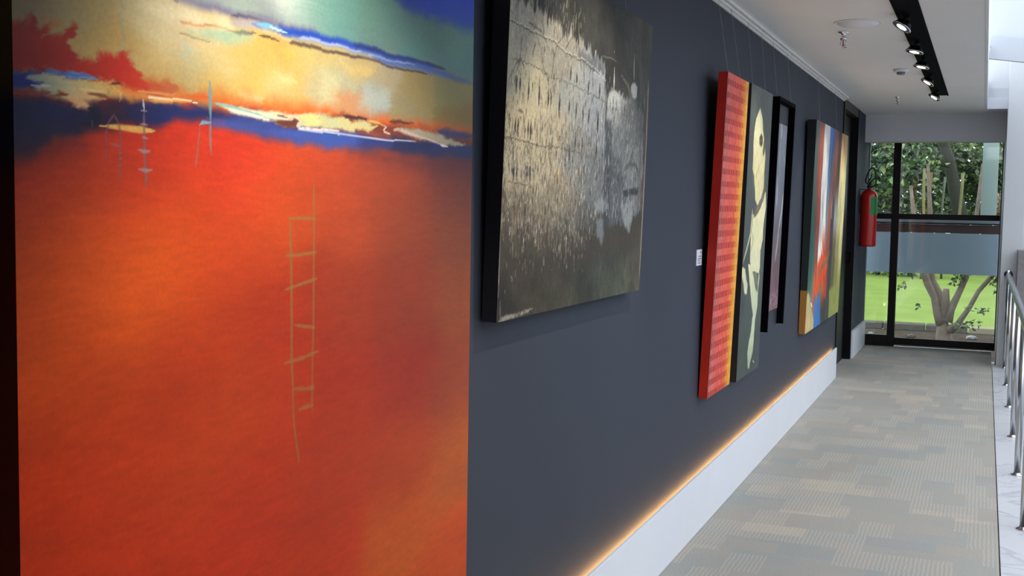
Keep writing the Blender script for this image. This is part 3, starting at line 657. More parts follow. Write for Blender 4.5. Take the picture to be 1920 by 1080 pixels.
wires(big, (1.45, 2.4), CZ, 2.25, 0.03)

# ---- grey city canvas ---------------------------------------------------
Y0, Y1, Z0, Z1 = 2.86, 4.25, 1.255, 2.245
XF = lerp(1.25, 0.05, 2.24, 0.08); XB = lerp(1.25, 0.006, 2.24, 0.03)
grey = empty('painting', (0.02, Y0, Z0), 'grey canvas of ornate city buildings under a dark sky, right of the orange one', 'painting')
P = Paint(np.linspace(Y0, Y1, 400), np.linspace(Z0, Z1, 480), 5)
P.img = P.field([((3.027, 2.111), (58, 58, 54)), ((3.484, 2.150), (56, 56, 52)), ((3.764, 2.156), (54, 54, 50)), ((4.090, 2.145), (70, 70, 66)), ((4.013, 1.833), (70, 68, 64)), ((4.241, 1.747), (100, 90, 84)), ((2.951, 1.432), (78, 72, 62)), ((3.122, 1.364), (72, 64, 54)), ((2.929, 1.286), (60, 56, 50)), ((3.342, 1.418), (66, 62, 60)), ((3.598, 1.426), (56, 60, 58)), ((3.617, 1.302), (62, 64, 56)), ((3.890, 1.435), (54, 60, 60)), ((3.910, 1.322), (76, 82, 68)), ((4.174, 1.347), (90, 86, 76)), ((3.312, 1.288), (78, 74, 60)), ((3.758, 1.494), (70, 74, 72)), ((2.942, 1.506), (110, 98, 82))], 0.16, 0.07, warp=0.05)
P.grain(12, 12, 0.22, 3); P.grain(60, 40, 0.14, 7)
fac = [((2.875, 2.073), (160, 160, 150)), ((3.034, 2.053), (165, 162, 150)), ((2.890, 1.949), (176, 172, 156)), ((3.051, 1.923), (186, 178, 152)), ((3.216, 1.986), (150, 146, 134)), ((2.985, 1.800), (204, 190, 158)), ((2.920, 1.695), (190, 178, 150)), ((3.121, 1.703), (196, 184, 154)), ((3.243, 1.786), (184, 174, 150)), ((3.418, 1.912), (156, 160, 158)), ((3.573, 1.926), (150, 156, 162)), ((3.442, 1.749), (140, 142, 140)), ((3.639, 1.863), (146, 152, 160)), ((3.614, 1.670), (118, 124, 128)), ((3.272, 1.581), (150, 140, 120)), ((2.937, 1.550), (132, 120, 100)), ((3.104, 1.504), (124, 114, 98)), ((3.427, 1.515), (112, 110, 104)), ((3.640, 1.513), (98, 102, 104))]
P.fill([(2.744, 2.120), (2.887, 2.128), (2.965, 2.121), (3.043, 2.116), (3.110, 2.112), (3.199, 2.104), (3.286, 2.079), (3.350, 2.098), (3.443, 2.081), (3.518, 2.068), (3.563, 2.057), (3.689, 2.045), (3.709, 1.991), (3.730, 1.834), (3.751, 1.674), (3.752, 1.530), (3.648, 1.460), (3.439, 1.431), (3.202, 1.423), (2.949, 1.447), (2.814, 1.480)], lambda S, T: P.field(fac, 0.10, 0.05, S, T), 0.012, 0.03, (40, 14), 1.0, 3)
P.fill([(2.811, 1.515), (3.106, 1.488), (3.480, 1.498), (3.809, 1.548), (4.207, 1.547), (4.272, 1.404), (3.606, 1.373), (3.120, 1.380), (2.822, 1.409)], (72, 66, 58), 0.05, 0.05, (30, 10), 0.8, 41)
P.fill([(3.728, 1.913), (3.753, 1.946), (3.810, 1.965), (3.887, 1.951), (3.951, 1.953), (4.027, 1.971), (4.103, 1.935), (4.181, 1.902), (4.212, 1.746), (4.203, 1.567), (4.074, 1.508), (3.815, 1.511), (3.751, 1.674)], lambda S, T: P.field([((3.807, 1.911), (166, 170, 170)), ((3.887, 1.807), (114, 120, 126)), ((4.039, 1.873), (108, 112, 114)), ((4.102, 1.722), (136, 140, 144)), ((3.848, 1.677), (82, 88, 94)), ((4.093, 1.586), (116, 122, 126)), ((3.870, 1.548), (88, 94, 100))], 0.10, 0.05, S, T), 0.008, 0.02, (60, 20), 0.95, 4)
P.fill([(3.732, 1.861), (3.791, 1.859), (3.814, 1.730), (3.827, 1.511), (3.758, 1.494)], (68, 72, 80), 0.012, 0.008, (30, 20), 0.85, 5)
P.fill([(3.541, 2.027), (3.559, 2.050), (3.589, 2.064), (3.629, 2.058), (3.684, 2.041), (3.695, 2.007), (3.626, 2.010), (3.549, 2.011)], (108, 114, 120), 0.006, 0.006, seed=6)
P.fill([(3.425, 2.063), (3.499, 2.056), (3.555, 2.039), (3.538, 2.010), (3.453, 2.017), (3.409, 2.035)], (96, 98, 98), 0.008, 0.01, (60, 60), 0.7, 7)
rs = np.random.RandomState(11)
GH = grey_home = None
def gp(u, v):   # position on this canvas from fractions of its width and height
    return Y0 + u * (Y1 - Y0), Z0 + v * (Z1 - Z0)
def dabs(n, u0, u1, v0, v1, cols, ln, wd, alpha, dens=None):
    for _ in range(n):
        u = rs.uniform(u0, u1); v = rs.uniform(v0, v1)
        if dens and rs.rand() > dens(u, v): continue
        x, y = gp(u, v); l_ = ln * rs.uniform(0.4, 1.5); c = np.array(cols[rs.randint(len(cols))]) * rs.uniform(0.85, 1.12)
        dx = rs.normal(0, l_ * 0.22)
        P.stroke([(x, y), (x + dx, y - l_)], wd * rs.uniform(0.5, 1.4), wd * rs.uniform(0.3, 1.2), c, alpha * rs.uniform(0.6, 1), 0.5)
lit = [(214, 204, 178), (190, 180, 156), (176, 172, 166), (160, 150, 134)]
cool = [(150, 154, 158), (176, 180, 182), (130, 134, 140), (146, 140, 150)]
dark = [(48, 46, 42), (66, 60, 54), (60, 58, 60), (84, 74, 62)]
top = lambda u: 0.98 - 0.0 * u
dabs(520, 0.0, 0.62, 0.30, 0.95, dark, 0.026, 0.008, 0.7, lambda u, v: 0.35 + 0.6 * (u / 0.62) * (v < 0.75))
dabs(420, 0.0, 0.45, 0.40, 0.95, lit, 0.024, 0.012, 0.6)
dabs(380, 0.30, 0.66, 0.34, 0.8, cool, 0.024, 0.010, 0.55)
dabs(300, 0.66, 0.96, 0.30, 0.74, cool, 0.030, 0.008, 0.6)
dabs(260, 0.66, 0.98, 0.30, 0.74, dark, 0.030, 0.006, 0.6)
dabs(900, 0.0, 0.50, 0.20, 0.46, lit + [(150, 136, 140), (196, 176, 150)], 0.024, 0.009, 0.8, lambda u, v: min(1, max(0, (v - 0.16) / 0.24)))
dabs(800, 0.0, 0.62, 0.22, 0.58, dark, 0.024, 0.008, 0.6)
dabs(420, 0.45, 0.95, 0.26, 0.46, cool, 0.022, 0.008, 0.7, lambda u, v: min(1, max(0, (v - 0.24) / 0.16)) * (0.3 + 0.7 * (0.62 < u < 0.9)))
dabs(120, 0.02, 0.6, 0.10, 0.26, [(190, 180, 160), (150, 130, 130)], 0.020, 0.006, 0.6, lambda u, v: (v - 0.05) / 0.3)
dabs(120, 0.0, 0.45, 0.84, 0.97, cool + lit, 0.03, 0.008, 0.6, lambda u, v: 1.0 if v < 1.02 - 0.3 * u else 0)
P.smear(120, 7, 0, 0.016, 23)
# cornices
for a, wd, c in (([(2.858, 2.062), (3.034, 2.053), (3.207, 2.050), (3.302, 2.031), (3.504, 2.023), (3.674, 1.994)], .006, (70, 64, 60)), ([(2.857, 2.066), (3.034, 2.058), (3.206, 2.055), (3.302, 2.036), (3.503, 2.030), (3.685, 2.001)], .005, (206, 204, 196)),
                 ([(2.888, 1.966), (3.046, 1.964), (3.203, 1.945), (3.314, 1.947), (3.518, 1.934), (3.710, 1.921)], .005, (80, 76, 70)), ([(2.853, 1.754), (2.991, 1.753), (3.107, 1.745), (3.295, 1.748), (3.495, 1.741)], .006, (84, 76, 66)),
                 ([(2.852, 1.760), (2.990, 1.759), (3.107, 1.751)], .005, (220, 212, 190)), ([(3.572, 2.004), (3.715, 1.992)], .006, (206, 212, 218)), ([(3.578, 2.001), (3.617, 1.723), (3.640, 1.513)], .004, (96, 100, 104)),
                 ([(2.991, 2.076), (3.100, 2.063), (3.146, 2.039)], .010, (90, 80, 72)), ([(2.889, 1.636), (2.990, 1.633), (3.089, 1.623)], .006, (80, 72, 62)), ([(2.949, 1.833), (2.989, 1.829)], .016, (84, 76, 66))):
    P.stroke(a, wd * 0.6, wd * 0.6, c, 0.7, 0.5, 0.7, (60, 60))
# bare branches across the facade
for a in ([(3.050, 2.056), (3.097, 2.018), (3.120, 1.975), (3.180, 1.921)], [(3.313, 2.093), (3.234, 2.051), (3.205, 2.001), (3.195, 1.938)], [(2.859, 1.889), (2.913, 1.949), (2.948, 1.973), (2.983, 1.945)], [(2.955, 2.042), (2.947, 1.984), (2.929, 1.939)], [(3.389, 2.103), (3.301, 2.044)]):
    P.stroke(a, 0.003, 0.007, (92, 82, 74), 0.65, 0.5, 0.6)
# windows
for (px, h0, h1, wd) in ((2.927, 1.925, 1.874, 0.010), (2.954, 1.928, 1.879, 0.010), (3.019, 1.917, 1.862, 0.009), (3.047, 1.920, 1.896, 0.008), (3.102, 1.913, 1.854, 0.010), (3.177, 1.909, 1.857, 0.013), (3.199, 1.908, 1.862, 0.010), (3.273, 1.905, 1.843, 0.014), (3.360, 1.997, 1.956, 0.016), (3.417, 1.984, 1.945, 0.016), (3.533, 1.976, 1.930, 0.016), (3.649, 1.971, 1.923, 0.018), (2.932, 1.813, 1.759, 0.010), (2.952, 1.815, 1.760, 0.010), (3.028, 1.809, 1.756, 0.010), (3.049, 1.810, 1.757, 0.010), (3.361, 1.894, 1.846, 0.014), (3.426, 1.893, 1.841, 0.013), (3.493, 1.889, 1.836, 0.013), (3.552, 1.887, 1.833, 0.014), (3.647, 1.881, 1.808, 0.016), (2.935, 1.695, 1.635, 0.010), (2.958, 1.696, 1.641, 0.008), (3.034, 1.696, 1.646, 0.008), (3.059, 1.697, 1.640, 0.008), (3.431, 1.794, 1.745, 0.014), (3.498, 1.792, 1.745, 0.010), (3.646, 1.783, 1.724, 0.014), (3.380, 1.765, 1.713, 0.008), (3.762, 1.925, 1.897, 0.012), (3.802, 1.939, 1.886, 0.012), (3.840, 1.932, 1.892, 0.010), (3.941, 1.937, 1.893, 0.010), (4.062, 1.786, 1.741, 0.012), (4.120, 1.704, 1.655, 0.012)):
    P.stroke([(px, h0 - 0.004), (px, h1 + 0.002)], wd * 1.9, wd * 1.9, (206, 200, 184) if px < 3.6 else (164, 170, 176), 0.75, 0.3)
    P.stroke([(px, h0), (px, h1)], wd * 1.25, wd * 1.25, (46, 40, 38), 0.95, 0.3, 0.2, (60, 90))
P.stroke([(3.275, 1.795), (3.279, 1.766)], 0.010, 0.010, (176, 132, 66), 0.8, 0.5)
P.stroke([(3.277, 1.680), (3.288, 1.636)], 0.012, 0.012, (172, 118, 44), 0.85, 0.5)
# spires and domes
WH = (196, 198, 196)
P.stroke([(3.586, 2.082), (3.585, 2.058)], 0.006, 0.012, (210, 212, 206), 0.95, 0.4)
P.stroke([(3.787, 2.093), (3.789, 2.083)], 0.012, 0.006, (196, 198, 190), 0.9, 0.4)
P.stroke([(3.796, 2.045), (3.798, 2.029)], 0.006, 0.026, WH, 0.95, 0.4)
P.stroke([(3.799, 2.025), (3.803, 1.968)], 0.020, 0.026, WH, 0.95, 0.4)
P.fill([(3.742, 1.906), (3.748, 1.938), (3.774, 1.958), (3.809, 1.969), (3.853, 1.966), (3.881, 1.946), (3.887, 1.914)], (178, 182, 182), 0.005, 0.004, seed=8)
for a in ([(3.767, 1.933), (3.772, 1.901)], [(3.801, 1.946), (3.809, 1.900)], [(3.839, 1.939), (3.845, 1.903)]):
    P.stroke(a, 0.010, 0.010, (86, 92, 100), 0.85, 0.4)
P.stroke([(4.026, 2.121), (4.028, 2.073), (4.038, 2.021)], 0.005, 0.018, (176, 174, 160), 0.9, 0.4)
P.fill([(4.002, 1.999), (4.019, 2.013), (4.059, 2.017), (4.082, 2.006), (4.083, 1.968), (4.044, 1.957), (4.014, 1.970)], (190, 192, 188), 0.005, 0.003, seed=9)
P.stroke([(3.873, 2.026), (3.954, 2.005), (4.015, 1.966), (4.083, 1.895), (4.139, 1.822), (4.183, 1.745)], 0.010, 0.030, (120, 114, 104), 0.85, 0.4, 0.3, (40, 60))
P.stroke([(3.651, 2.064), (3.779, 2.069), (3.817, 2.063)], 0.006, 0.004, (110, 110, 104), 0.7, 0.4)
P.stroke([(4.087, 2.232), (4.115, 2.052), (4.159, 1.901), (4.168, 1.745), (4.178, 1.547)], 0.010, 0.040, (100, 94, 86), 0.6, 0.6, 0.4, (60, 14))
P.stroke([(4.225, 2.044), (4.239, 1.827), (4.242, 1.667), (4.246, 1.425), (4.251, 1.283)], 0.010, 0.016, (186, 170, 150), 0.8, 0.5, 0.95, (30, 14), 6)
P.stroke([(3.971, 1.699), (4.033, 1.728), (4.116, 1.723), (4.163, 1.697)], 0.018, 0.018, (82, 86, 92), 0.8, 0.4)
P.fill([(3.971, 1.631), (4.160, 1.642), (4.165, 1.618), (3.988, 1.608)], (60, 64, 70), 0.006, 0.004, seed=10)
P.fill([(3.651, 1.583), (3.705, 1.598), (3.788, 1.599), (3.805, 1.570), (3.737, 1.548), (3.667, 1.555)], (150, 156, 162), 0.010, 0.010, (60, 60), 0.8, 11)
P.fill([(3.682, 1.530), (3.751, 1.533), (3.773, 1.475), (3.754, 1.446), (3.691, 1.477)], (140, 148, 158), 0.012, 0.010, (60, 60), 0.7, 12)
P.fill([(3.953, 1.585), (4.126, 1.598), (4.108, 1.547), (4.080, 1.477), (4.006, 1.509)], (158, 164, 168), 0.010, 0.010, (60, 60), 0.7, 13)
P.stroke([(2.875, 1.258), (2.932, 1.262), (3.030, 1.266), (3.134, 1.273)], 0.018, 0.008, (186, 182, 168), 0.8, 0.5, 0.9, (60, 90), 7)
P.stroke([(2.880, 1.319), (2.886, 1.260)], 0.006, 0.010, (150, 146, 134), 0.6, 0.5, 0.9, (60, 60), 8)
P.stroke([(2.847, 2.027), (2.853, 1.748), (2.857, 1.522), (2.865, 1.320)], 0.008, 0.008, (196, 190, 170), 0.7, 0.5, 0.9, (60, 30), 9)
P.smear(160, 14, 0, 0.006, 24)
dabs(520, 0.0, 0.64, 0.26, 0.86, dark, 0.020, 0.005, 0.8, lambda u, v: 0.9 if v < 0.6 else 0.45)
dabs(420, 0.0, 0.60, 0.22, 0.62, [(222, 214, 192), (196, 188, 172), (168, 158, 158)], 0.016, 0.007, 0.85)
dabs(420, 0.62, 0.95, 0.30, 0.70, [(190, 194, 198), (84, 88, 96), (60, 62, 68)], 0.024, 0.005, 0.8)
dabs(40, 0.02, 0.5, 0.12, 0.26, [(206, 196, 176), (170, 150, 150)], 0.020, 0.006, 0.8)
P.img = P.img * np.array([1.0, 0.985, 0.95])
P.grain(160, 190, 0.10, 8, 2)
canvas_face('canvas_front', P, XF, paint_mat('oil_paint_city_canvas', 0.5, 0.5, 160), grey, gain=G_GREY)
M_edge_navy = mat('canvas_edge_black_navy', (34, 38, 50), 0.6)
canvas_body('stretcher', Y0, Y1, Z0, Z1, XB, XF, M_edge_navy, grey)
wires(grey, (3.1, 4.0), CZ, 2.24, 0.05)

# ---- red and orange woven-pattern canvas ---------------------------------
Y0, Y1, Z0, Z1 = 5.50, 6.02, 0.645, 2.215
XF = lerp(0.645, 0.05, 2.215, 0.105); XB = lerp(0.645, 0.006, 2.215, 0.06)
weave = empty('painting', (0.02, Y0, Z0), 'tall narrow red canvas with rows of dashes fading to orange on its right edge', 'painting')
P = Paint(np.linspace(Y0, Y1, 170), np.linspace(Z0, Z1, 520), 6)
u = (P.S - Y0) / (Y1 - Y0); v = (P.T - Z0) / (Z1 - Z0)
stops = np.array([0, 0.12, 0.3, 0.55, 0.7, 0.8, 0.9, 1.0])
for k, cc in enumerate(((176, 104, 98), (204, 100, 90), (216, 92, 80), (222, 92, 74), (226, 106, 62), (230, 140, 62), (228, 160, 54), (232, 172, 70))):
    if k == 0: cs = []
    cs.append(cc)
cs = np.array(cs, float)
P.img = np.stack([np.interp(u, stops, cs[:, i]) for i in range(3)], -1)
rows_ = v * 26.0; cols_ = u * 13.0
ri = np.floor(rows_); ci = np.floor(cols_)
cell = np.random.RandomState(4).rand(30, 20)[ri.astype(int) % 30, ci.astype(int) % 20]
P.img *= (0.95 + 0.10 * cell)[..., None]
dash = ((rows_ - ri) < 0.48) & ((cols_ - ci) > 0.30) & ((cols_ - ci) < 0.92)
dcol = np.stack([np.interp(u, [0, 0.1, 0.7, 0.85, 1], ch) for ch in ((96, 132, 170, 196, 206), (40, 22, 28, 92, 122), (40, 26, 22, 30, 36))], -1)
stg = np.clip(0.75 + 0.5 * (cell - 0.5), 0, 1) * np.where(u > 0.84, 0.4, 1)
P.img = np.where(dash[..., None], P.img * (1 - stg[..., None]) + dcol * stg[..., None], P.img)
line = ((cols_ - ci) < 0.10)
P.img *= np.where(line, 1.10, 1.0)[..., None]
P.grain(60, 60, 0.10, 3)
canvas_face('canvas_front', P, XF, paint_mat('woven_red_paint', 0.5, 0.5, 250), weave, gain=G_RED)
canvas_body('stretcher', Y0, Y1, Z0, Z1, XB, XF, mat('canvas_edge_red', (176, 26, 10), 0.5, noise=0.06, nscale=8), weave)
wires(weave, (5.60, 5.90), CZ, 2.21, 0.085)

# ---- pale leaning figure on grey ------------------------------------------
Y0, Y1, Z0, Z1 = 6.23, 6.89, 0.625, 2.235
XF = lerp(0.625, 0.045, 2.235, 0.08); XB = lerp(0.625, 0.004, 2.235, 0.04)
fig = empty('painting', (0.02, Y0, Z0), 'tall dark grey canvas with a pale cream leaning woman, next to the red canvas', 'painting')
P = Paint(np.linspace(Y0, Y1, 260), np.linspace(Z0, Z1, 620), 7)
P.img = P.field([((6.560, 2.196), (92, 96, 90)), ((6.196, 1.825), (78, 84, 80)), ((6.840, 1.851), (82, 86, 82)), ((6.357, 1.249), (70, 76, 74)), ((6.906, 1.065), (74, 78, 76)), ((6.430, 0.708), (64, 74, 68)), ((6.765, 0.666), (70, 74, 72))], 0.3, 0.3)
P.grain(6, 8, 0.10, 4)
SK = lambda S, T: P.field([((6.510, 2.089), (236, 226, 176)), ((6.501, 1.956), (232, 220, 168)), ((6.568, 1.840), (226, 212, 158)), ((6.613, 1.692), (216, 202, 150)), ((6.751, 1.571), (226, 214, 168)), ((6.627, 1.419), (214, 208, 164)), ((6.615, 1.237), (208, 204, 164)), ((6.602, 1.055), (186, 190, 156)), ((6.589, 0.872), (182, 190, 156)), ((6.593, 0.688), (160, 168, 136))], 0.2, 0.08, S, T, 0.02)  # skin brightened towards the head, spotlight put into the colour
P.fill([(6.515, 2.127), (6.598, 2.074), (6.634, 2.011), (6.684, 1.960), (6.727, 1.932), (6.748, 1.863), (6.743, 1.768), (6.750, 1.688), (6.683, 1.626), (6.578, 1.586), (6.505, 1.613), (6.466, 1.689), (6.434, 1.744), (6.376, 1.780), (6.377, 1.833), (6.367, 1.919), (6.366, 1.977), (6.405, 2.060)], SK, 0.006, 0.006, (30, 20), 1, 2)
P.fill([(6.690, 1.997), (6.744, 1.933), (6.721, 1.895), (6.679, 1.863), (6.653, 1.892)], (96, 90, 74), 0.006, 0.004, seed=3, alpha=0.9)
P.fill([(6.574, 1.987), (6.628, 1.975), (6.641, 1.934), (6.596, 1.913), (6.542, 1.928), (6.531, 1.963)], (84, 76, 56), 0.008, 0.004, seed=4)
P.stroke([(6.580, 1.966), (6.589, 1.937)], 0.010, 0.010, (186, 174, 130), 0.8, 0.5)
P.stroke([(6.392, 1.833), (6.402, 1.746), (6.455, 1.671)], 0.012, 0.008, (150, 140, 104), 0.7, 0.5, 0.5, (50, 30))
P.stroke([(6.634, 1.843), (6.522, 1.773), (6.467, 1.742)], 0.012, 0.02, (186, 170, 120), 0.6, 0.7)
P.fill([(6.826, 1.671), (6.855, 1.578), (6.823, 1.509), (6.807, 1.447), (6.808, 1.385), (6.757, 1.324), (6.768, 1.230), (6.745, 1.194), (6.659, 1.198), (6.523, 1.217), (6.444, 1.269), (6.441, 1.334), (6.432, 1.423), (6.451, 1.467), (6.461, 1.541), (6.529, 1.529), (6.647, 1.577), (6.748, 1.639)], SK, 0.006, 0.006, (30, 20), 1, 5)
P.fill([(6.754, 1.676), (6.820, 1.689), (6.769, 1.627), (6.683, 1.571), (6.547, 1.523), (6.484, 1.517), (6.504, 1.559), (6.593, 1.589), (6.700, 1.626)], (104, 98, 82), 0.006, 0.006, (60, 30), 0.95, 6)
P.stroke([(6.729, 1.645), (6.642, 1.595), (6.555, 1.553)], 0.010, 0.012, (156, 146, 118), 0.7, 0.5, 0.7, (90, 60), 3)
P.fill([(6.400, 1.259), (6.478, 1.261), (6.557, 1.210), (6.651, 1.113), (6.727, 1.083), (6.741, 1.207), (6.770, 1.168), (6.744, 1.082), (6.748, 1.013), (6.699, 0.949), (6.676, 0.914), (6.635, 0.942), (6.559, 1.034), (6.459, 1.161)], SK, 0.005, 0.005, (30, 20), 1, 7)
P.fill([(6.677, 1.025), (6.734, 1.058), (6.751, 1.001), (6.705, 0.930), (6.691, 0.862), (6.692, 0.800), (6.677, 0.740), (6.623, 0.696), (6.587, 0.651), (6.552, 0.662), (6.513, 0.746), (6.541, 0.816), (6.591, 0.866), (6.605, 0.932), (6.640, 0.978)], SK, 0.005, 0.006, (40, 20), 1, 8)
P.fill([(6.541, 1.210), (6.693, 1.197), (6.727, 1.139), (6.708, 1.091), (6.645, 1.132)], (116, 118, 100), 0.006, 0.005, seed=9, alpha=0.9)
P.stroke([(6.438, 1.565), (6.438, 1.512), (6.416, 1.424), (6.330, 1.344), (6.245, 1.271)], 0.034, 0.020, (202, 196, 152), 0.95, 0.4, 0.2)
P.fill([(6.234, 1.254), (6.314, 1.239), (6.358, 1.190), (6.418, 1.139), (6.400, 1.093), (6.336, 1.103), (6.292, 1.153), (6.235, 1.197)], (206, 200, 160), 0.008, 0.008, (50, 40), 0.95, 10)
P.stroke([(6.439, 1.453), (6.504, 1.392), (6.459, 1.328)], 0.010, 0.016, (120, 118, 96), 0.7, 0.6)
P.stroke([(6.524, 0.818), (6.543, 0.694)], 0.006, 0.006, (120, 130, 110), 0.6, 0.5)
P.stroke([(6.691, 0.688), (6.747, 0.669)], 0.016, 0.010, (186, 188, 176), 0.9, 0.5)
P.grain(50, 30, 0.08, 5)
canvas_face('canvas_front', P, XF, paint_mat('oil_paint_figure_canvas', 0.5, 0.3, 260), fig, gain=G_FIG)
canvas_body('stretcher', Y0, Y1, Z0, Z1, XB, XF, mat('canvas_edge_black', (24, 16, 18), 0.6), fig)
wires(fig, (6.36, 6.76), CZ, 2.23, 0.06)

# ---- black box frame with a smoky figure -----------------------------------
Y0, Y1, Z0, Z1 = 7.12, 7.74, 0.81, 2.245
XF = lerp(0.81, 0.052, 2.245, 0.085); XB = lerp(0.81, 0.006, 2.245, 0.036)
fr = empty('framed_painting', (0.02, Y0, Z0), 'deep black box frame holding a smoky grey picture of a standing figure', 'painting')
TH = 0.022
canvas_body('frame_side', Y0, Y0 + TH, Z0, Z1, XB, XF, M_matblack, fr)
canvas_body('frame_side', Y1 - TH, Y1, Z0, Z1, XB, XF, M_matblack, fr)
canvas_body('frame_top', Y0 + TH + 0.0005, Y1 - TH - 0.0005, Z1 - TH, Z1, XB, XF, M_matblack, fr)
BF = lerp(0.81, 0.014, 2.245, 0.044)
canvas_body('backing_board', Y0 + TH + 0.0005, Y1 - TH - 0.0005, 2.06, Z1 - TH - 0.0005, XB, BF, mat('dark_grey_board', (52, 56, 58), 0.7), fr)
IF = lerp(0.81, 0.020, 2.245, 0.052)
P = Paint(np.linspace(Y0 + 0.06, Y1 - 0.09, 150), np.linspace(0.92, 2.10, 420), 8)
P.img = P.field([((7.611, 2.121), (112, 112, 120)), ((7.384, 1.873), (104, 106, 112)), ((7.648, 1.711), (98, 100, 108)), ((7.556, 1.366), (86, 84, 90)), ((7.510, 1.196), (84, 66, 68)), ((7.476, 0.991), (98, 74, 76)), ((7.725, 0.867), (90, 66, 68))], 0.25, 0.2)
P.grain(8, 6, 0.16, 4)
for a, w0_, w1_, c in (([(7.396, 2.133), (7.448, 2.043), (7.421, 2.001)], .07, .05, (164, 166, 150)), ([(7.421, 2.001), (7.412, 1.907), (7.415, 1.841)], .07, .08, (132, 134, 134)), ([(7.577, 1.915), (7.698, 1.816), (7.691, 1.712), (7.663, 1.607)], .05, .10, (136, 138, 140)),
                       ([(7.639, 1.676), (7.602, 1.538), (7.532, 1.435)], .03, .025, (176, 178, 174)), ([(7.377, 1.773), (7.402, 1.639), (7.404, 1.572)], .03, .02, (160, 162, 164)), ([(7.541, 1.469), (7.505, 1.333), (7.457, 1.232)], .025, .03, (168, 164, 160))):
    P.stroke(a, w0_, w1_, c, 0.8, 0.7, 0.35, (40, 20))
P.stroke([(7.402, 1.997), (7.404, 1.990)], 0.03, 0.03, (60, 60, 64), 0.8, 0.6)
P.fill([(7.270, 1.019), (7.707, 1.046), (7.782, 0.827), (7.240, 0.875)], (176, 150, 150), 0.01, 0.03, (120, 60), 0.45, 6, streak=(90, 60, 5, -0.08))
canvas_face('picture', P, IF, paint_mat('smoky_figure_paint', 0.55, 0.3, 260), fr, gain=G_FIG * 1.45)
canvas_body('picture_panel', Y0 + 0.06, Y1 - 0.09, 0.92, 2.10, lerp(0.81, 0.012, 2.245, 0.0445), IF, M_edge_navy, fr)
wires(fr, (7.16, 7.70), CZ, 2.24, 0.06)

# ---- wide canvas of vertical coloured stripes --------------------------------
Y0, Y1, Z0, Z1 = 8.76, 10.86, 0.635, 2.225
XF = lerp(0.635, 0.052, 2.225, 0.085); XB = lerp(0.635, 0.006, 2.225, 0.02)
col = empty('painting', (0.02, Y0, Z0), 'colourful abstract canvas of upright stripes and a red patch, nearest to the black door', 'painting')
P = Paint(np.linspace(Y0, Y1, 300), np.linspace(Z0, Z1, 420), 9)
st_u = [8.860, 8.977, 9.128, 9.347, 9.509, 9.643, 9.816, 10.031, 10.255, 10.489, 10.775]
st_m = [(a_ + b_) / 2 for a_, b_ in zip(st_u[:-1], st_u[1:])]
def band_row(cols):
    xs = []; ii = []
    for k, m_ in enumerate(st_m): xs += [m_ - 0.012, m_ + 0.012]; ii += [k, k + 1]
    return [np.interp((P.S + 0.05 * P.noise(2, 2.5, seed=5)), xs, [cols[k][i] for k in ii]) for i in range(3)]
rowsz = [2.2, 1.85, 1.5, 1.2, 0.95, 0.66]
rowc = [
 [(84, 92, 88), (110, 84, 74), (140, 76, 62), (196, 192, 184), (196, 196, 196), (80, 110, 160), (70, 98, 150), (124, 74, 62), (58, 48, 46), (150, 116, 80), (168, 134, 92)],
 [(70, 84, 80), (120, 70, 62), (150, 80, 66), (206, 204, 194), (190, 194, 196), (80, 112, 156), (90, 80, 84), (120, 64, 52), (66, 54, 50), (206, 190, 136), (214, 200, 140)],
 [(50, 76, 68), (90, 60, 56), (130, 60, 52), (150, 150, 148), (210, 208, 200), (110, 118, 124), (150, 90, 70), (70, 66, 72), (150, 150, 146), (186, 178, 128), (210, 198, 140)],
 [(46, 84, 74), (56, 90, 84), (130, 72, 60), (216, 214, 206), (206, 90, 60), (160, 80, 60), (140, 66, 52), (60, 60, 64), (96, 84, 60), (140, 132, 84), (196, 184, 124)],
 [(60, 96, 84), (92, 112, 96), (196, 84, 56), (206, 78, 50), (120, 112, 72), (176, 76, 56), (110, 60, 54), (64, 60, 62), (92, 84, 60), (128, 128, 72), (150, 146, 84)],
 [(186, 164, 116), (176, 162, 118), (86, 130, 160), (56, 110, 176), (60, 70, 84), (62, 60, 62), (60, 56, 58), (66, 64, 66), (130, 134, 72), (146, 150, 82), (140, 144, 78)]]
R_ = [np.stack(band_row(c), -1) for c in rowc]
Tw = P.T + 0.12 * P.noise(4, 2, seed=6)
out = R_[0].copy()
for i in range(len(rowsz) - 1):
    a_ = np.clip((rowsz[i] - Tw) / (rowsz[i] - rowsz[i + 1]), 0, 1)[..., None]; a_ = a_ * a_ * (3 - 2 * a_)
    out = out * (1 - a_) + R_[i + 1] * a_
P.img = out
P.fill([(9.236, 1.119), (9.480, 1.215), (9.758, 1.192), (9.873, 1.090), (9.773, 1.007), (9.586, 0.973), (9.383, 0.921)], (206, 74, 46), 0.03, 0.04, (8, 8), 0.95, 3)
P.fill([(9.615, 1.058), (9.879, 1.001), (9.891, 0.822), (9.670, 0.859)], (176, 66, 46), 0.03, 0.04, (8, 8), 0.8, 4)
P.stroke([(9.304, 1.032), (9.528, 1.106), (9.817, 1.137), (9.991, 1.219)], 0.03, 0.05, (108, 104, 72), 0.8, 0.6, 0.3, (8, 8))
P.stroke([(9.212, 1.823), (9.307, 1.534), (9.400, 1.323), (9.519, 1.200)], 0.04, 0.03, (222, 220, 212), 0.9, 0.4, 0.4, (10, 6))
P.stroke([(9.568, 1.534), (9.638, 1.231)], 0.03, 0.02, (216, 212, 200), 0.8, 0.4, 0.4, (10, 6))
P.stroke([(9.940, 1.710), (9.973, 1.488)], 0.05, 0.05, (196, 200, 200), 0.85, 0.4, 0.6, (20, 12))
P.stroke([(9.919, 1.754), (10.037, 1.353)], 0.02, 0.03, (44, 46, 54), 0.8, 0.4, 0.4, (20, 12))
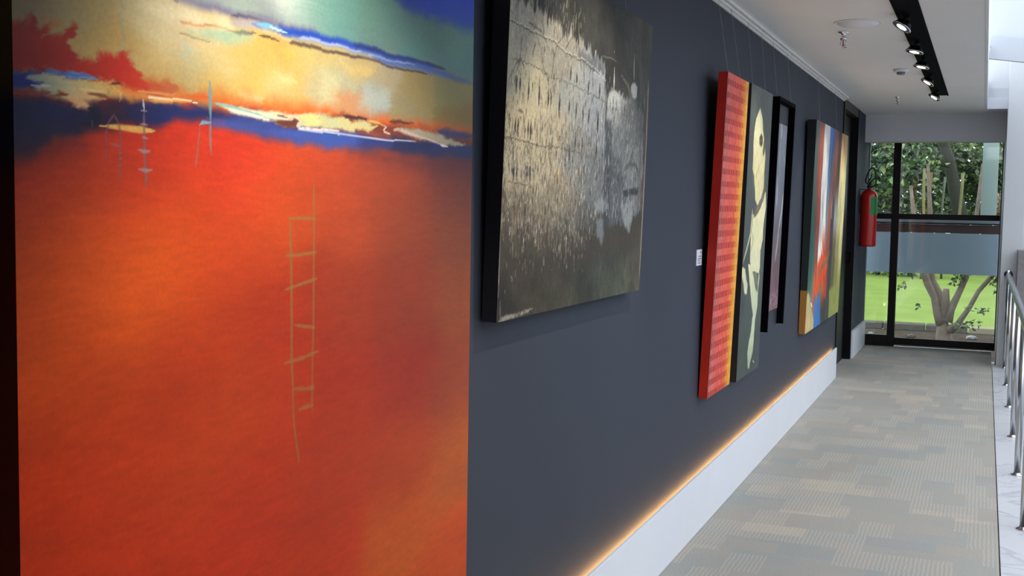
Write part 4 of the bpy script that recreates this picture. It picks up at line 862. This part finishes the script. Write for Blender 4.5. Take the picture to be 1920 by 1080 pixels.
P.stroke([(8.987, 0.853), (9.092, 0.812)], 0.05, 0.03, (228, 224, 210), 0.9, 0.5, 0.4)
P.fill([(8.609, 0.960), (8.890, 0.949), (8.999, 0.824), (9.228, 0.701), (9.205, 0.611), (8.771, 0.613)], (190, 168, 120), 0.02, 0.03, (10, 10), 0.95, 7)
P.fill([(9.187, 0.872), (9.491, 0.893), (9.652, 0.598), (9.268, 0.605)], (58, 114, 176), 0.03, 0.03, (10, 10), 0.8, 8)
P.fill([(10.116, 0.874), (10.550, 0.917), (10.701, 0.610), (10.166, 0.609)], (134, 138, 76), 0.02, 0.02, (10, 10), 0.9, 9)
P.grain(30, 12, 0.14, 6)
canvas_face('canvas_front', P, XF, paint_mat('oil_paint_stripe_canvas', 0.5, 0.3, 200), col, gain=G_FIG)
M_cs = bpy.data.materials.new('dark_green_and_ochre_edge'); M_cs.use_nodes = True
nt = M_cs.node_tree; tc = nt.nodes.new('ShaderNodeTexCoord'); sx = nt.nodes.new('ShaderNodeSeparateXYZ'); rp = nt.nodes.new('ShaderNodeValToRGB'); rp.color_ramp.interpolation = 'CONSTANT'; mr = nt.nodes.new('ShaderNodeMapRange')
nt.links.new(tc.outputs['Object'], sx.inputs[0]); nt.links.new(sx.outputs['Z'], mr.inputs['Value']); mr.inputs['From Max'].default_value = 1.6
nt.links.new(mr.outputs[0], rp.inputs[0]); nt.links.new(rp.outputs[0], nt.nodes['Principled BSDF'].inputs['Base Color'])
set_ramp(rp.color_ramp, ((0.0, (150, 104, 44)), (0.2, (18, 28, 26)), (0.85, (14, 16, 24))))
canvas_body('stretcher', Y0, Y1, Z0, Z1, XB, XF, M_cs, col)
wires(col, (9.2, 10.3), CZ, 2.22, 0.05)

# ---------------------------------------------------------------- title card on the wall
lab = empty('wall_label', (0.0, 5.445, 1.332), 'small white printed title card on the wall just left of the red canvas', 'label')
obj('card', bx(0.0005, 0.004, -0.052, 0.052, -0.038, 0.038), mat('white_card', (222, 222, 232), 0.6), lab)
for k, (z, a, b) in enumerate(((0.024, 0.012, 0.04), (0.006, -0.02, 0.034), (-0.006, -0.034, 0.034), (-0.016, -0.03, 0.01), (-0.026, -0.034, 0.02))):
    obj('text_line', bx(0.0041, 0.0046, a, b, z - 0.0022, z + 0.0022), mat('grey_ink', (110, 110, 122), 0.7) if k == 0 else bpy.data.materials['grey_ink'], lab)

# ---------------------------------------------------------------- ceiling track with spotlights
track = empty('light_track', (0.845, 3.3, CZ), 'long black lighting track on the ceiling', 'light track')
tb = bmesh.new()
box(tb, -0.066, 0.066, -3.2, 7.78, -0.006, -0.0005)
obj('track_plate', tb, M_matblack, track, bevel=0.001, seg=1)
for xx in (-0.062, 0.056):
    obj('track_lip', bx(xx, xx + 0.006, -3.2, 7.78, -0.012, -0.0062), M_matblack, track)
obj('conductor_rail', bx(-0.012, 0.012, -3.15, 7.73, -0.010, -0.0062), M_matblack, track)
proto = None
YS = (6.45, 7.45, 8.25, 9.30, 10.55, 3.45, 1.90)
names = ('nearest visible spotlight of the black ceiling track, beside the round white speaker', 'second visible track spotlight, just past the round white ceiling speaker',
         'middle one of the five visible track spotlights', 'fourth visible track spotlight, level with the white smoke detector',
         'farthest track spotlight, at the far end of the black track', 'track spotlight aimed at the grey city canvas', 'track spotlight aimed at the large orange canvas')
aim = ((0, 6.1, 1.2), (0.35, 7.2, 0.4), (0.35, 8.0, 0.4), (0, 9.0, 1.2), (0, 10.2, 1.2), (0, 3.5, 1.45), (0, 1.9, 1.0))
power = (15, 8, 8, 22, 22, P_GREY, P_BIG)
M_spotbody = mat('spotlight_black', (7, 6, 10), 0.4, spec=0.2)
M_refl = mat('spotlight_reflector', (235, 235, 235), 0.12, metal=1.0)
body_me = None
for y, nm, am, pw in zip(YS, names, aim, power):
    t = empty('spotlight', (0.832, y, CZ - 0.0125), nm, 'spotlight', 'spotlights on the ceiling track')
    piv = Vector((-0.005, 0, -0.034))
    d_ = (Vector(am) - (Vector(t.location) + piv)).normalized()
    rot = d_.to_track_quat('-Z', 'Y').to_matrix()
    if body_me is None:
        bm = bmesh.new()
        lathe(bm, [(0.0, 0.016), (0.020, 0.010), (0.034, 0.002), (0.046, -0.018), (0.054, -0.026), (0.049, -0.026), (0.046, -0.020), (0.0, -0.012)], 28)
        ob = obj('lamp_head', bm, M_spotbody, t, True); body_me = ob.data
        bm = bmesh.new(); lathe(bm, [(0.047, -0.0262), (0.053, -0.0265), (0.0535, -0.031), (0.047, -0.031)], 28)
        orr = obj('chrome_ring', bm, M_refl, t, True); ring_me = orr.data
        bm = bmesh.new(); lathe(bm, [(0.0, -0.0275), (0.046, -0.0275), (0.046, -0.0295), (0.0, -0.0335)], 24)
        of = obj('lens', bm, M_lampface, t, True); face_me = of.data
        yoke_me = [obj('mount', bx(-0.016, 0.016, -0.012, 0.012, -0.016, 0.0), M_spotbody, t).data] + [obj('yoke_arm', bx(-0.008, 0.004, s_ * 0.0595 - 0.0025, s_ * 0.0595 + 0.0025, -0.044, -0.0005), M_spotbody, t).data for s_ in (-1, 1)]
        parts = [ob, orr, of]
    else:
        parts = [link('lamp_head', body_me, None, t), link('chrome_ring', ring_me, None, t), link('lens', face_me, None, t)]
        [link(n_, m_, None, t) for n_, m_ in zip(('mount', 'yoke_arm', 'yoke_arm'), yoke_me)]
    for p in parts:
        p.matrix_local = Matrix.Translation(piv) @ rot.to_4x4()
    ld = bpy.data.lights.new('spot_beam', 'SPOT'); ld.energy = pw; ld.spot_size = math.radians(80 if y < 2 else 72); ld.spot_blend = 0.9 if y < 2 else 0.45; ld.color = (1.0, 0.91, 0.78); ld.shadow_soft_size = 0.012
    lo = bpy.data.objects.new('spot_beam', ld); COL.objects.link(lo); lo.parent = t
    lo.matrix_local = Matrix.Translation(piv + d_ * 0.045) @ rot.to_4x4()

# ---------------------------------------------------------------- things on the ceiling
g = empty('ceiling_grille', (0.565, 6.69, CZ), 'shallow round white ceiling speaker dome, beside the near end of the track', 'ceiling speaker')
bm = bmesh.new(); lathe(bm, [(0.0, -0.030), (0.05, -0.028), (0.09, -0.020), (0.112, -0.008), (0.116, -0.0005)], 40); obj('dome', bm, M_white, g, True)
bm = bmesh.new(); lathe(bm, [(0.117, -0.0005), (0.117, -0.006), (0.128, -0.004), (0.130, -0.0005)], 40); obj('rim', bm, M_ceil, g, True)


def sprinkler(loc, label, dz=0.0):
    t = empty('sprinkler', loc, label, 'sprinkler', None)
    bm = bmesh.new(); lathe(bm, [(0.028, -0.0005), (0.028, -0.004), (0.012, -0.008), (0.011, -0.024), (0.016, -0.026), (0.016, -0.036), (0.008, -0.038)], 16); obj('body', bm, M_chrome, t, True)
    for s in (-1, 1):
        bm = bmesh.new(); tube(bm, [(s * 0.010, 0, -0.037), (s * 0.015, 0, -0.052), (s * 0.003, 0, -0.070)], 0.0028, 6); obj('arm', bm, M_chrome, t, True)
    bm = bmesh.new(); tube(bm, [(0, 0, -0.038), (0, 0, -0.066)], 0.003, 8); obj('bulb', bm, M_red, t, True)
    bm = bmesh.new(); lathe(bm, [(0.0, -0.070), (0.016, -0.070), (0.017, -0.0725), (0.0, -0.074)], 12)
    obj('deflector', bm, M_chrome, t)
    for k in range(10):
        pass
    return t


s1 = sprinkler((0.452, 7.02, CZ), 'chrome sprinkler hanging beside the round white ceiling speaker')
s1.scale = (1.15, 1.15, 1.25)
sprinkler((0.472, 11.2, CZ), 'small chrome sprinkler on the ceiling near the far window')
sd = empty('smoke_detector', (0.642, 9.0, CZ), 'round white smoke detector on the ceiling halfway along the track', 'smoke detector')
bm = bmesh.new(); lathe(bm, [(0.054, -0.0005), (0.054, -0.014), (0.046, -0.020), (0.0, -0.021)], 28); obj('base', bm, M_white, sd, True)
bm = bmesh.new(); lathe(bm, [(0.030, -0.0215), (0.030, -0.034), (0.022, -0.040), (0.0, -0.041)], 24); obj('sensor', bm, mat('grey_plastic', (120, 118, 116), 0.5), sd, True)

# ---------------------------------------------------------------- fire extinguisher on the far wall
fe = empty('fire_extinguisher', (0.098, 12.95, 1.17), 'red fire extinguisher hanging on the navy wall beside the far window', 'fire extinguisher')
bm = bmesh.new(); lathe(bm, [(0.0, 0.004), (0.075, 0.0), (0.084, 0.008), (0.088, 0.02), (0.088, 0.53), (0.084, 0.556), (0.070, 0.582), (0.045, 0.600), (0.024, 0.608), (0.022, 0.625), (0.0, 0.626)], 36)
obj('cylinder', bm, M_red, fe, True)
bm = bmesh.new(); lathe(bm, [(0.0, 0.627), (0.026, 0.627), (0.026, 0.650), (0.016, 0.656), (0.014, 0.690), (0.0, 0.692)], 18); obj('valve', bm, M_rubber, fe, True)
bm = bmesh.new(); tube(bm, [(-0.012, 0.0, 0.672), (0.02, -0.02, 0.70), (0.055, -0.05, 0.726)], 0.007, 8); obj('carry_handle', bm, M_rubber, fe, True)
bm = bmesh.new(); tube(bm, [(-0.012, 0.01, 0.692), (0.012, -0.02, 0.740), (0.028, -0.06, 0.774)], 0.006, 8); obj('squeeze_lever', bm, M_rubber, fe, True)
bm = bmesh.new()
hp = [(0.0, -0.028, 0.665), (-0.035, -0.045, 0.69), (-0.030, -0.05, 0.74), (-0.008, -0.05, 0.80), (0.022, -0.05, 0.835), (0.050, -0.05, 0.825), (0.064, -0.05, 0.77), (0.070, -0.05, 0.70), (0.060, -0.048, 0.655), (0.030, -0.040, 0.640)]
sm = []
for i in range(len(hp) - 1):
    for k in range(5):
        t_ = k / 5; p0 = Vector(hp[max(i - 1, 0)]); p1 = Vector(hp[i]); p2 = Vector(hp[i + 1]); p3 = Vector(hp[min(i + 2, len(hp) - 1)])
        sm.append(0.5 * ((2 * p1) + (p2 - p0) * t_ + (2 * p0 - 5 * p1 + 4 * p2 - p3) * t_ * t_ + (3 * p1 - p0 - 3 * p2 + p3) * t_ ** 3))
sm.append(Vector(hp[-1]))
tube(bm, sm, 0.009, 8); obj('hose', bm, M_rubber, fe, True)
bm = bmesh.new(); R1 = 0.0895
ring = [-72, -60, -48, -36, -24, -12, 0, 12]
pts = [[bm.verts.new((R1 * math.cos(math.radians(a)), R1 * math.sin(math.radians(a)), z)) for a in ring] for z in (0.34, 0.53)]
for i in range(len(ring) - 1): bm.faces.new((pts[0][i], pts[0][i + 1], pts[1][i + 1], pts[1][i]))
obj('green_label', bm, M_green, fe, True)
bm = bmesh.new(); box(bm, -0.0965, -0.0895, -0.02, 0.02, 0.35, 0.62); box(bm, -0.0965, -0.02, -0.012, 0.012, 0.606, 0.614)
obj('wall_bracket', bm, M_rubber, fe)

# ---------------------------------------------------------------- railing on the marble kerb
rail = empty('railing', (1.502, 3.65, 0.006), 'brushed steel tube railing standing on the white marble kerb at right', 'railing')
bm = bmesh.new(); tube(bm, [(0, 8.95, 0.93), (0, -6.6, 0.93)], 0.024, 16); obj('handrail', bm, M_steel, rail, True)
bm = bmesh.new(); lathe(bm, [(0.0, 0.0), (0.042, 0.0), (0.042, 0.006), (0.0, 0.0065)], 20, mtx=Matrix.Rotation(math.radians(90), 4, 'X')); fl = obj('wall_flange', bm, M_steel, rail, True); fl.location = (0, 9.048, 0.93)
bm = bmesh.new(); tube(bm, [(0, 0, 0.004), (0, 0, 0.906)], 0.019, 16); post = obj('post', bm, M_steel, rail, True)
bm = bmesh.new(); lathe(bm, [(0.036, 0.0), (0.036, 0.005), (0.021, 0.010), (0.021, 0.016)], 20); cap = obj('base_flange', bm, M_steel, post, True)
post.location = (0, 8.86 - 0.02, 0)
ys_ = [7.61, 6.36, 5.05, 3.79, 2.52, 1.25, -0.02, -1.3, -2.56, -3.83, -5.1]
for y in ys_:
    p = post.copy(); COL.objects.link(p); p.parent = rail; p.location = (0, y, 0)
    c = cap.copy(); COL.objects.link(c); c.parent = p

# ---------------------------------------------------------------- grey stone block past the railing
st = obj('stone_planter', bx(1.575, 2.3, 12.45, 12.74, -3.39, 1.19), M_stone, bevel=0.004); tag(st, 'grey granite clad block past the railing at the right edge', 'stone block')

# ---------------------------------------------------------------- outside: guard, lawn, kerb, trees
gd = empty('balcony_guard', (0.7, 14.35, 0.83), 'blue-grey glass guard panel with a dark top rail outside the far window', 'balcony guard')
M_guard = mat('blue_grey_glass', (172, 190, 204), 0.18, spec=0.6)
child_box('guard_panel', (-0.9, 2.6, 14.34, 14.352, 0.83, 1.305), M_guard, gd)
child_box('brown_band', (-0.9, 2.6, 14.34, 14.36, 1.308, 1.405), mat('brown_band', (84, 62, 62), 0.4), gd)
child_box('pale_band', (-0.9, 2.6, 14.345, 14.358, 1.408, 1.47), mat('pale_band', (150, 156, 166), 0.4), gd)
child_box('top_rail', (-0.9, 2.6, 14.328, 14.339, 1.412, 1.424), M_black, gd)
for k, x in enumerate((-0.88, 2.58)):
    child_box('guard_post', (x - 0.02, x + 0.02, 14.362, 14.40, -0.3, 1.47), M_bronze, gd)
struct('outside_terrace', bx(-4, 6, 14.05, 18.9, -0.42, -0.3), mat('wet_grey_soil', (72, 64, 56), 0.9, spec=0.0, noise=0.3, nscale=9, bump=0.6, bscale=40))
M_lawn = mat('lawn_green', (124, 143, 74), 0.9, spec=0.0, noise=0.12, nscale=1.2, bump=0.5, bscale=60)
bm = bmesh.new(); bmesh.ops.create_grid(bm, x_segments=60, y_segments=60, size=1)
for v in bm.verts:
    v.co = Vector((v.co.x * 22, 39.8 + v.co.y * 20.9, -0.3 + 0.05 * math.sin(v.co.x * 7) * math.cos(v.co.y * 9)))
lw_ = obj('lawn', bm, M_lawn, None, True); lw_['kind'] = 'structure'
kb = empty('kerb_row', (0.6, 19.0, -0.3), 'pale stone kerb blocks between the lawn and the soil under the tree', 'kerb')
M_kb = mat('weathered_kerb', (92, 87, 80), 0.9, spec=0.0, noise=0.2, nscale=12)
M_kb2 = mat('cream_kerb', (146, 138, 112), 0.9, spec=0.0, noise=0.05, nscale=8)
for k in range(9):
    x0 = -2.6 + k * 0.62
    ob = obj('kerb_stone', bx(x0, x0 + 0.60, -0.16 + rng.uniform(-0.02, 0.02), 0.16, 0.0, 0.09 + rng.uniform(0, 0.02)), M_kb2 if k in (5, 6) else M_kb, kb, bevel=0.01)
ST = []
while len(ST) < 16:
    x = rng.uniform(-1.2, 1.7); y = rng.uniform(16.5, 18.0); r_ = rng.uniform(0.03, 0.07)
    if math.hypot(x - 0.81, y - 16.8) < 0.42 or (0.9 < x < 1.7 and y < 16.2) or any(math.hypot(x - a_, y - b_) < 0.3 for a_, b_ in ST): continue
    ST.append((x, y))
    bm = bmesh.new(); bmesh.ops.create_icosphere(bm, subdivisions=1, radius=r_)
    for v in bm.verts: v.co = Vector((v.co.x * 1.4 + rng.uniform(-.01, .01), v.co.y + rng.uniform(-.01, .01), v.co.z * 0.6))
    ob = obj('stone', bm, M_kb if len(ST) % 3 else M_stone, None); ob.location = (x, y, -0.3 + r_ * 0.45); ob.rotation_euler = (0, 0, rng.uniform(0, 6))
    tag(ob, 'loose grey stone on the soil around the small tree outside the window', 'stone', 'loose stones around the tree')

M_bark = mat('grey_brown_bark', (112, 98, 84), 0.85, noise=0.25, nscale=14, bump=0.6, bscale=60)
M_bark2 = mat('dark_bark', (44, 44, 38), 0.9, noise=0.25, nscale=10)
def leafmat(name, cols):
    m = bpy.data.materials.new(name); m.use_nodes = True; nt = m.node_tree; b = nt.nodes['Principled BSDF']; b.inputs['Roughness'].default_value = 0.5
    a = nt.nodes.new('ShaderNodeAttribute'); a.attribute_name = 'leaf'; nt.links.new(a.outputs['Color'], b.inputs['Base Color'])
    m['cols'] = 1
    return m
M_leaf = leafmat('leaf_green', None)


def leaves(name, clumps, size, cols, parent, seed, kind='stuff'):
    """clumps: (centre, radii, count); every leaf is a bent four-triangle blade"""
    r = np.random.RandomState(seed); V = []; F = []; Cc = []
    for (c, rad, n) in clumps:
        for _ in range(n):
            d = r.normal(size=3); d /= np.linalg.norm(d); p = np.array(c) + d * np.array(rad) * r.rand() ** 0.4
            a = r.normal(size=3); a[2] = a[2] * 0.5 - 0.5; a /= np.linalg.norm(a); b = np.cross(a, r.normal(size=3)); b /= np.linalg.norm(b); nn = np.cross(a, b)
            l_ = size * r.uniform(0.6, 1.4); w_ = l_ * 0.28; i = len(V)
            V += [p, p + a * l_ * 0.45 + b * w_ + nn * w_ * 0.3, p + a * l_ * 0.5, p + a * l_ * 0.45 - b * w_ + nn * w_ * 0.3, p + a * l_ - nn * w_ * 0.4]
            F += [(i, i + 1, i + 2), (i, i + 2, i + 3), (i + 1, i + 4, i + 2), (i + 2, i + 4, i + 3)]
            cc = np.array(lin(cols[r.randint(len(cols))])) * r.uniform(0.6, 1.3); Cc += [cc] * 5
    me = bpy.data.meshes.new(name); l = parent.location
    V = np.array(V) - np.array(l); me.from_pydata(V.tolist(), [], F)
    at = me.color_attributes.new('leaf', 'FLOAT_COLOR', 'POINT'); A = np.ones((len(V), 4)); A[:, :3] = np.array(Cc); at.data.foreach_set('color', A.reshape(-1))
    o = link(name, me, M_leaf, parent); o['kind'] = kind
    return o


# small tree with forked trunk in front of the lawn
tr_ = empty('tree', (0.81, 16.8, -0.3), 'small leafless-stemmed tree with forked grey trunk just outside the window', 'tree')
B_ = lambda pts, rad: obj('branch', tube(bmesh.new(), [(x - 0.81, y - 16.8, z + 0.3) for x, y, z in pts], rad, 10), M_bark, tr_, True)
bm = bmesh.new(); tube(bm, [(0.0, 0, -0.02), (0.0, 0, 0.10), (-0.02, 0, 0.26), (-0.02, 0, 0.40)], [0.17, 0.115, 0.085, 0.05], 14); tk = obj('trunk', bm, M_bark, tr_, True)
B_([(0.77, 16.8, 0.02), (0.70, 16.78, 0.18), (0.66, 16.76, 0.38), (0.57, 16.74, 0.56), (0.49, 16.72, 0.80), (0.40, 16.7, 1.2), (0.3, 16.7, 1.9)], [0.08, 0.05, 0.045, 0.05, 0.045, 0.035, 0.02])
B_([(0.80, 16.85, 0.05), (0.76, 16.86, 0.24), (0.71, 16.88, 0.42), (0.62, 16.9, 0.60), (0.58, 16.92, 0.85), (0.56, 16.92, 1.5), (0.5, 16.9, 2.2)], [0.10, 0.075, 0.065, 0.05, 0.045, 0.03, 0.02])
B_([(0.81, 16.8, 0.10), (0.81, 16.8, 0.34), (0.81, 16.78, 0.50)], [0.075, 0.055, 0.04])
B_([(0.83, 16.8, 0.06), (0.88, 16.8, 0.22), (0.97, 16.8, 0.45), (1.05, 16.8, 0.66), (1.10, 16.8, 0.88), (1.15, 16.8, 1.5), (1.2, 16.8, 2.2)], [0.09, 0.055, 0.045, 0.042, 0.04, 0.03, 0.02])
B_([(0.88, 16.75, -0.06), (0.98, 16.7, 0.04), (1.12, 16.66, 0.28), (1.22, 16.64, 0.50), (1.40, 16.6, 0.74), (1.7, 16.6, 1.2)], [0.06, 0.04, 0.032, 0.03, 0.03, 0.02])
GR = [(58, 88, 40), (44, 70, 34), (84, 112, 48), (36, 56, 30), (104, 128, 60)]
leaves('foliage', [((1.0, 16.7, 0.72), (0.10, 0.1, 0.10), 34), ((0.94, 16.7, 0.62), (0.10, 0.1, 0.07), 24), ((1.50, 16.6, 0.68), (0.18, 0.15, 0.13), 120), ((1.50, 16.6, 0.50), (0.12, 0.1, 0.06), 24), ((1.24, 16.6, 0.26), (0.16, 0.1, 0.05), 34), ((1.15, 16.6, 0.06), (0.14, 0.1, 0.05), 26), ((0.34, 16.6, 0.76), (0.12, 0.1, 0.08), 30), ((0.25, 16.6, 0.55), (0.06, 0.05, 0.07), 16), ((0.48, 16.6, 0.28), (0.03, 0.05, 0.04), 7), ((1.0, 16.6, 0.02), (0.1, 0.1, 0.08), 14), ((0.6, 16.9, 2.9), (0.9, 0.4, 0.35), 420)], 0.06, GR, tr_, 3)

# shrubs and trees behind the lawn edge
DG = [(34, 60, 36), (24, 46, 30), (62, 92, 50), (18, 34, 24), (88, 112, 66), (130, 146, 96)]
OL = [(92, 112, 50), (70, 92, 40), (120, 136, 72), (52, 70, 34), (140, 150, 96)]
KF = 1.62


def far(p, k=KF):
    return (1.26 + (p[0] - 1.26) * k, p[1] * k, 1.58 + (p[2] - 1.58) * k)


def shrub(name, loc, label, cat, clumps, size, cols, seed, trunk=None, group=None):
    clumps = [(far(c), tuple(q * KF for q in r_), n) for c, r_, n in clumps]; size *= KF
    loc = (far(loc)[0], far(loc)[1], -0.3)
    if trunk: trunk = ([(far(p)[0], far(p)[1], max(-0.3, far(p)[2])) for p in trunk[0]], [q * KF for q in trunk[1]])
    t = empty(name, loc, label, cat, group)
    if trunk:
        obj('trunk', tube(bmesh.new(), [(Vector(p) - Vector(loc))[:] for p in trunk[0]], trunk[1], 8), M_bark2, t, True)
    leaves('foliage', clumps, size, cols, t, seed)
    return t
shrub('shrub', (0.15, 21.0, -0.3), 'dense dark green shrub filling the narrow left window pane', 'shrub', [((-0.25, 21, 2.1), (0.85, 0.6, 0.9), 1500), ((-0.3, 21, 0.7), (0.8, 0.6, 0.9), 700)], 0.13, DG, 21, ([(0.1, 21, -0.3), (0.0, 21, 0.8), (-0.2, 21, 1.6)], [0.09, 0.07, 0.05]))
shrub('tree', (1.05, 23.0, -0.3), 'leafy green tree with dark leaning trunk in the middle of the upper pane', 'tree', [((0.95, 23, 2.25), (0.75, 0.5, 0.45), 900), ((1.5, 23.2, 2.15), (0.6, 0.5, 0.5), 700), ((0.7, 23, 1.6), (0.9, 0.5, 0.4), 600), ((0.5, 23, 2.5), (0.5, 0.5, 0.4), 300)], 0.13, [(52, 78, 36), (66, 92, 40), (40, 62, 34), (84, 104, 48), (34, 50, 30)], 22, ([(1.05, 22.4, -0.3), (0.86, 22.4, 1.4), (0.60, 22.4, 2.5), (0.42, 22.4, 3.0), (0.2, 22.4, 3.9)], [0.15, 0.13, 0.10, 0.09, 0.07]))
shrub('tree', (0.2, 25.0, -0.3), 'pale olive tree behind the bamboo canes at the top left of the upper pane', 'tree', [((0.1, 25, 3.0), (0.9, 0.6, 0.6), 800), ((-0.9, 25, 2.8), (0.9, 0.6, 0.8), 700)], 0.13, OL, 23, ([(0.3, 25, -0.3), (0.2, 25, 1.4), (0.1, 25, 2.6)], [0.08, 0.07, 0.05]))
shrub('tree', (2.0, 28.0, -0.3), 'light green feathery tree at the top right of the upper pane', 'tree', [((1.7, 28, 3.4), (1.3, 0.8, 0.9), 1300), ((2.2, 28, 2.2), (1.2, 0.8, 0.8), 500)], 0.15, OL, 24, ([(2.0, 28, -0.3), (1.7, 28, 2), (1.8, 28, 3.6)], [0.10, 0.08, 0.05]))
shrub('shrub', (1.5, 20.8, -0.3), 'brown and pink dry-leaved shrub low on the right of the upper pane', 'shrub', [((1.42, 20.8, 1.68), (0.22, 0.3, 0.25), 260)], 0.09, [(150, 120, 100), (120, 84, 70), (186, 160, 136), (70, 70, 48)], 25, ([(1.5, 20.8, -0.3), (1.5, 20.8, 1.4)], [0.04, 0.03]))
hd = empty('hedge', (0.5, 52.0, -0.3), 'tall dark hedge closing the view at the back of the lawn', 'hedge')
leaves('foliage', [((x, 52 + (i % 3), z), (2.6, 1.2, 2.4), 520) for i, (x, z) in enumerate([(-10 + 2.6 * k, 1.4 + 2.4 * j) for k in range(9) for j in range(4)])], 0.42, [(50, 70, 36), (72, 90, 48), (36, 52, 30), (96, 108, 62), (110, 116, 80)], hd, 26)
M_bamboo = mat('yellow_bamboo', (112, 108, 66), 0.5)
M_bamboo2 = mat('orange_bamboo', (110, 74, 40), 0.6)
M_pole = mat('pale_grey_stem', (84, 90, 80), 0.6)
for k, (x, w_, m_, zt, lb) in enumerate(((0.315, 0.022, M_bamboo, 2.28, 'yellow bamboo cane just right of the window mullion'), (0.40, 0.030, M_bamboo2, 2.2, 'orange-brown bamboo cane second from the window mullion'), (0.60, 0.020, M_pole, 2.1, 'thin grey cane between the orange bamboo and the pale yellow cane'), (0.86, 0.026, M_bamboo, 2.2, 'pale yellow bamboo cane farthest right of the four canes'))):
    bm = bmesh.new(); pts = [(0.02 * math.sin(z * 2 + k), 0, z) for z in np.linspace(0, zt + 0.3, 9)]
    tube(bm, pts, w_, 8)
    q_ = far((x, 20.3 + 0.2 * k, 0)); t = empty('bamboo_cane', (q_[0], q_[1], -0.3), lb, 'bamboo'); t.scale = (KF, KF, 1.15); obj('cane', bm, m_, t, True)
    for z in np.arange(0.3, zt, 0.35):
        bm = bmesh.new(); xx = 0.02 * math.sin(z * 2 + k); lathe(bm, [(w_ * 1.0, -0.012), (w_ * 1.16, 0.0), (w_ * 1.0, 0.012)], 8); n_ = obj('node', bm, m_, t, True); n_.location = (xx, 0, z)
pc = obj('reflection_panel', bx(1.205, 1.375, 14.345, 14.357, 1.4705, 4.0), mat('pale_reflection_tone', (196, 214, 208), 0.5), bevel=0.002)  # upright panel added to imitate a pale reflected strip in the window
tag(pc, 'pale green-grey upright strip added for a reflection at the right end of the window', 'reflection strip')
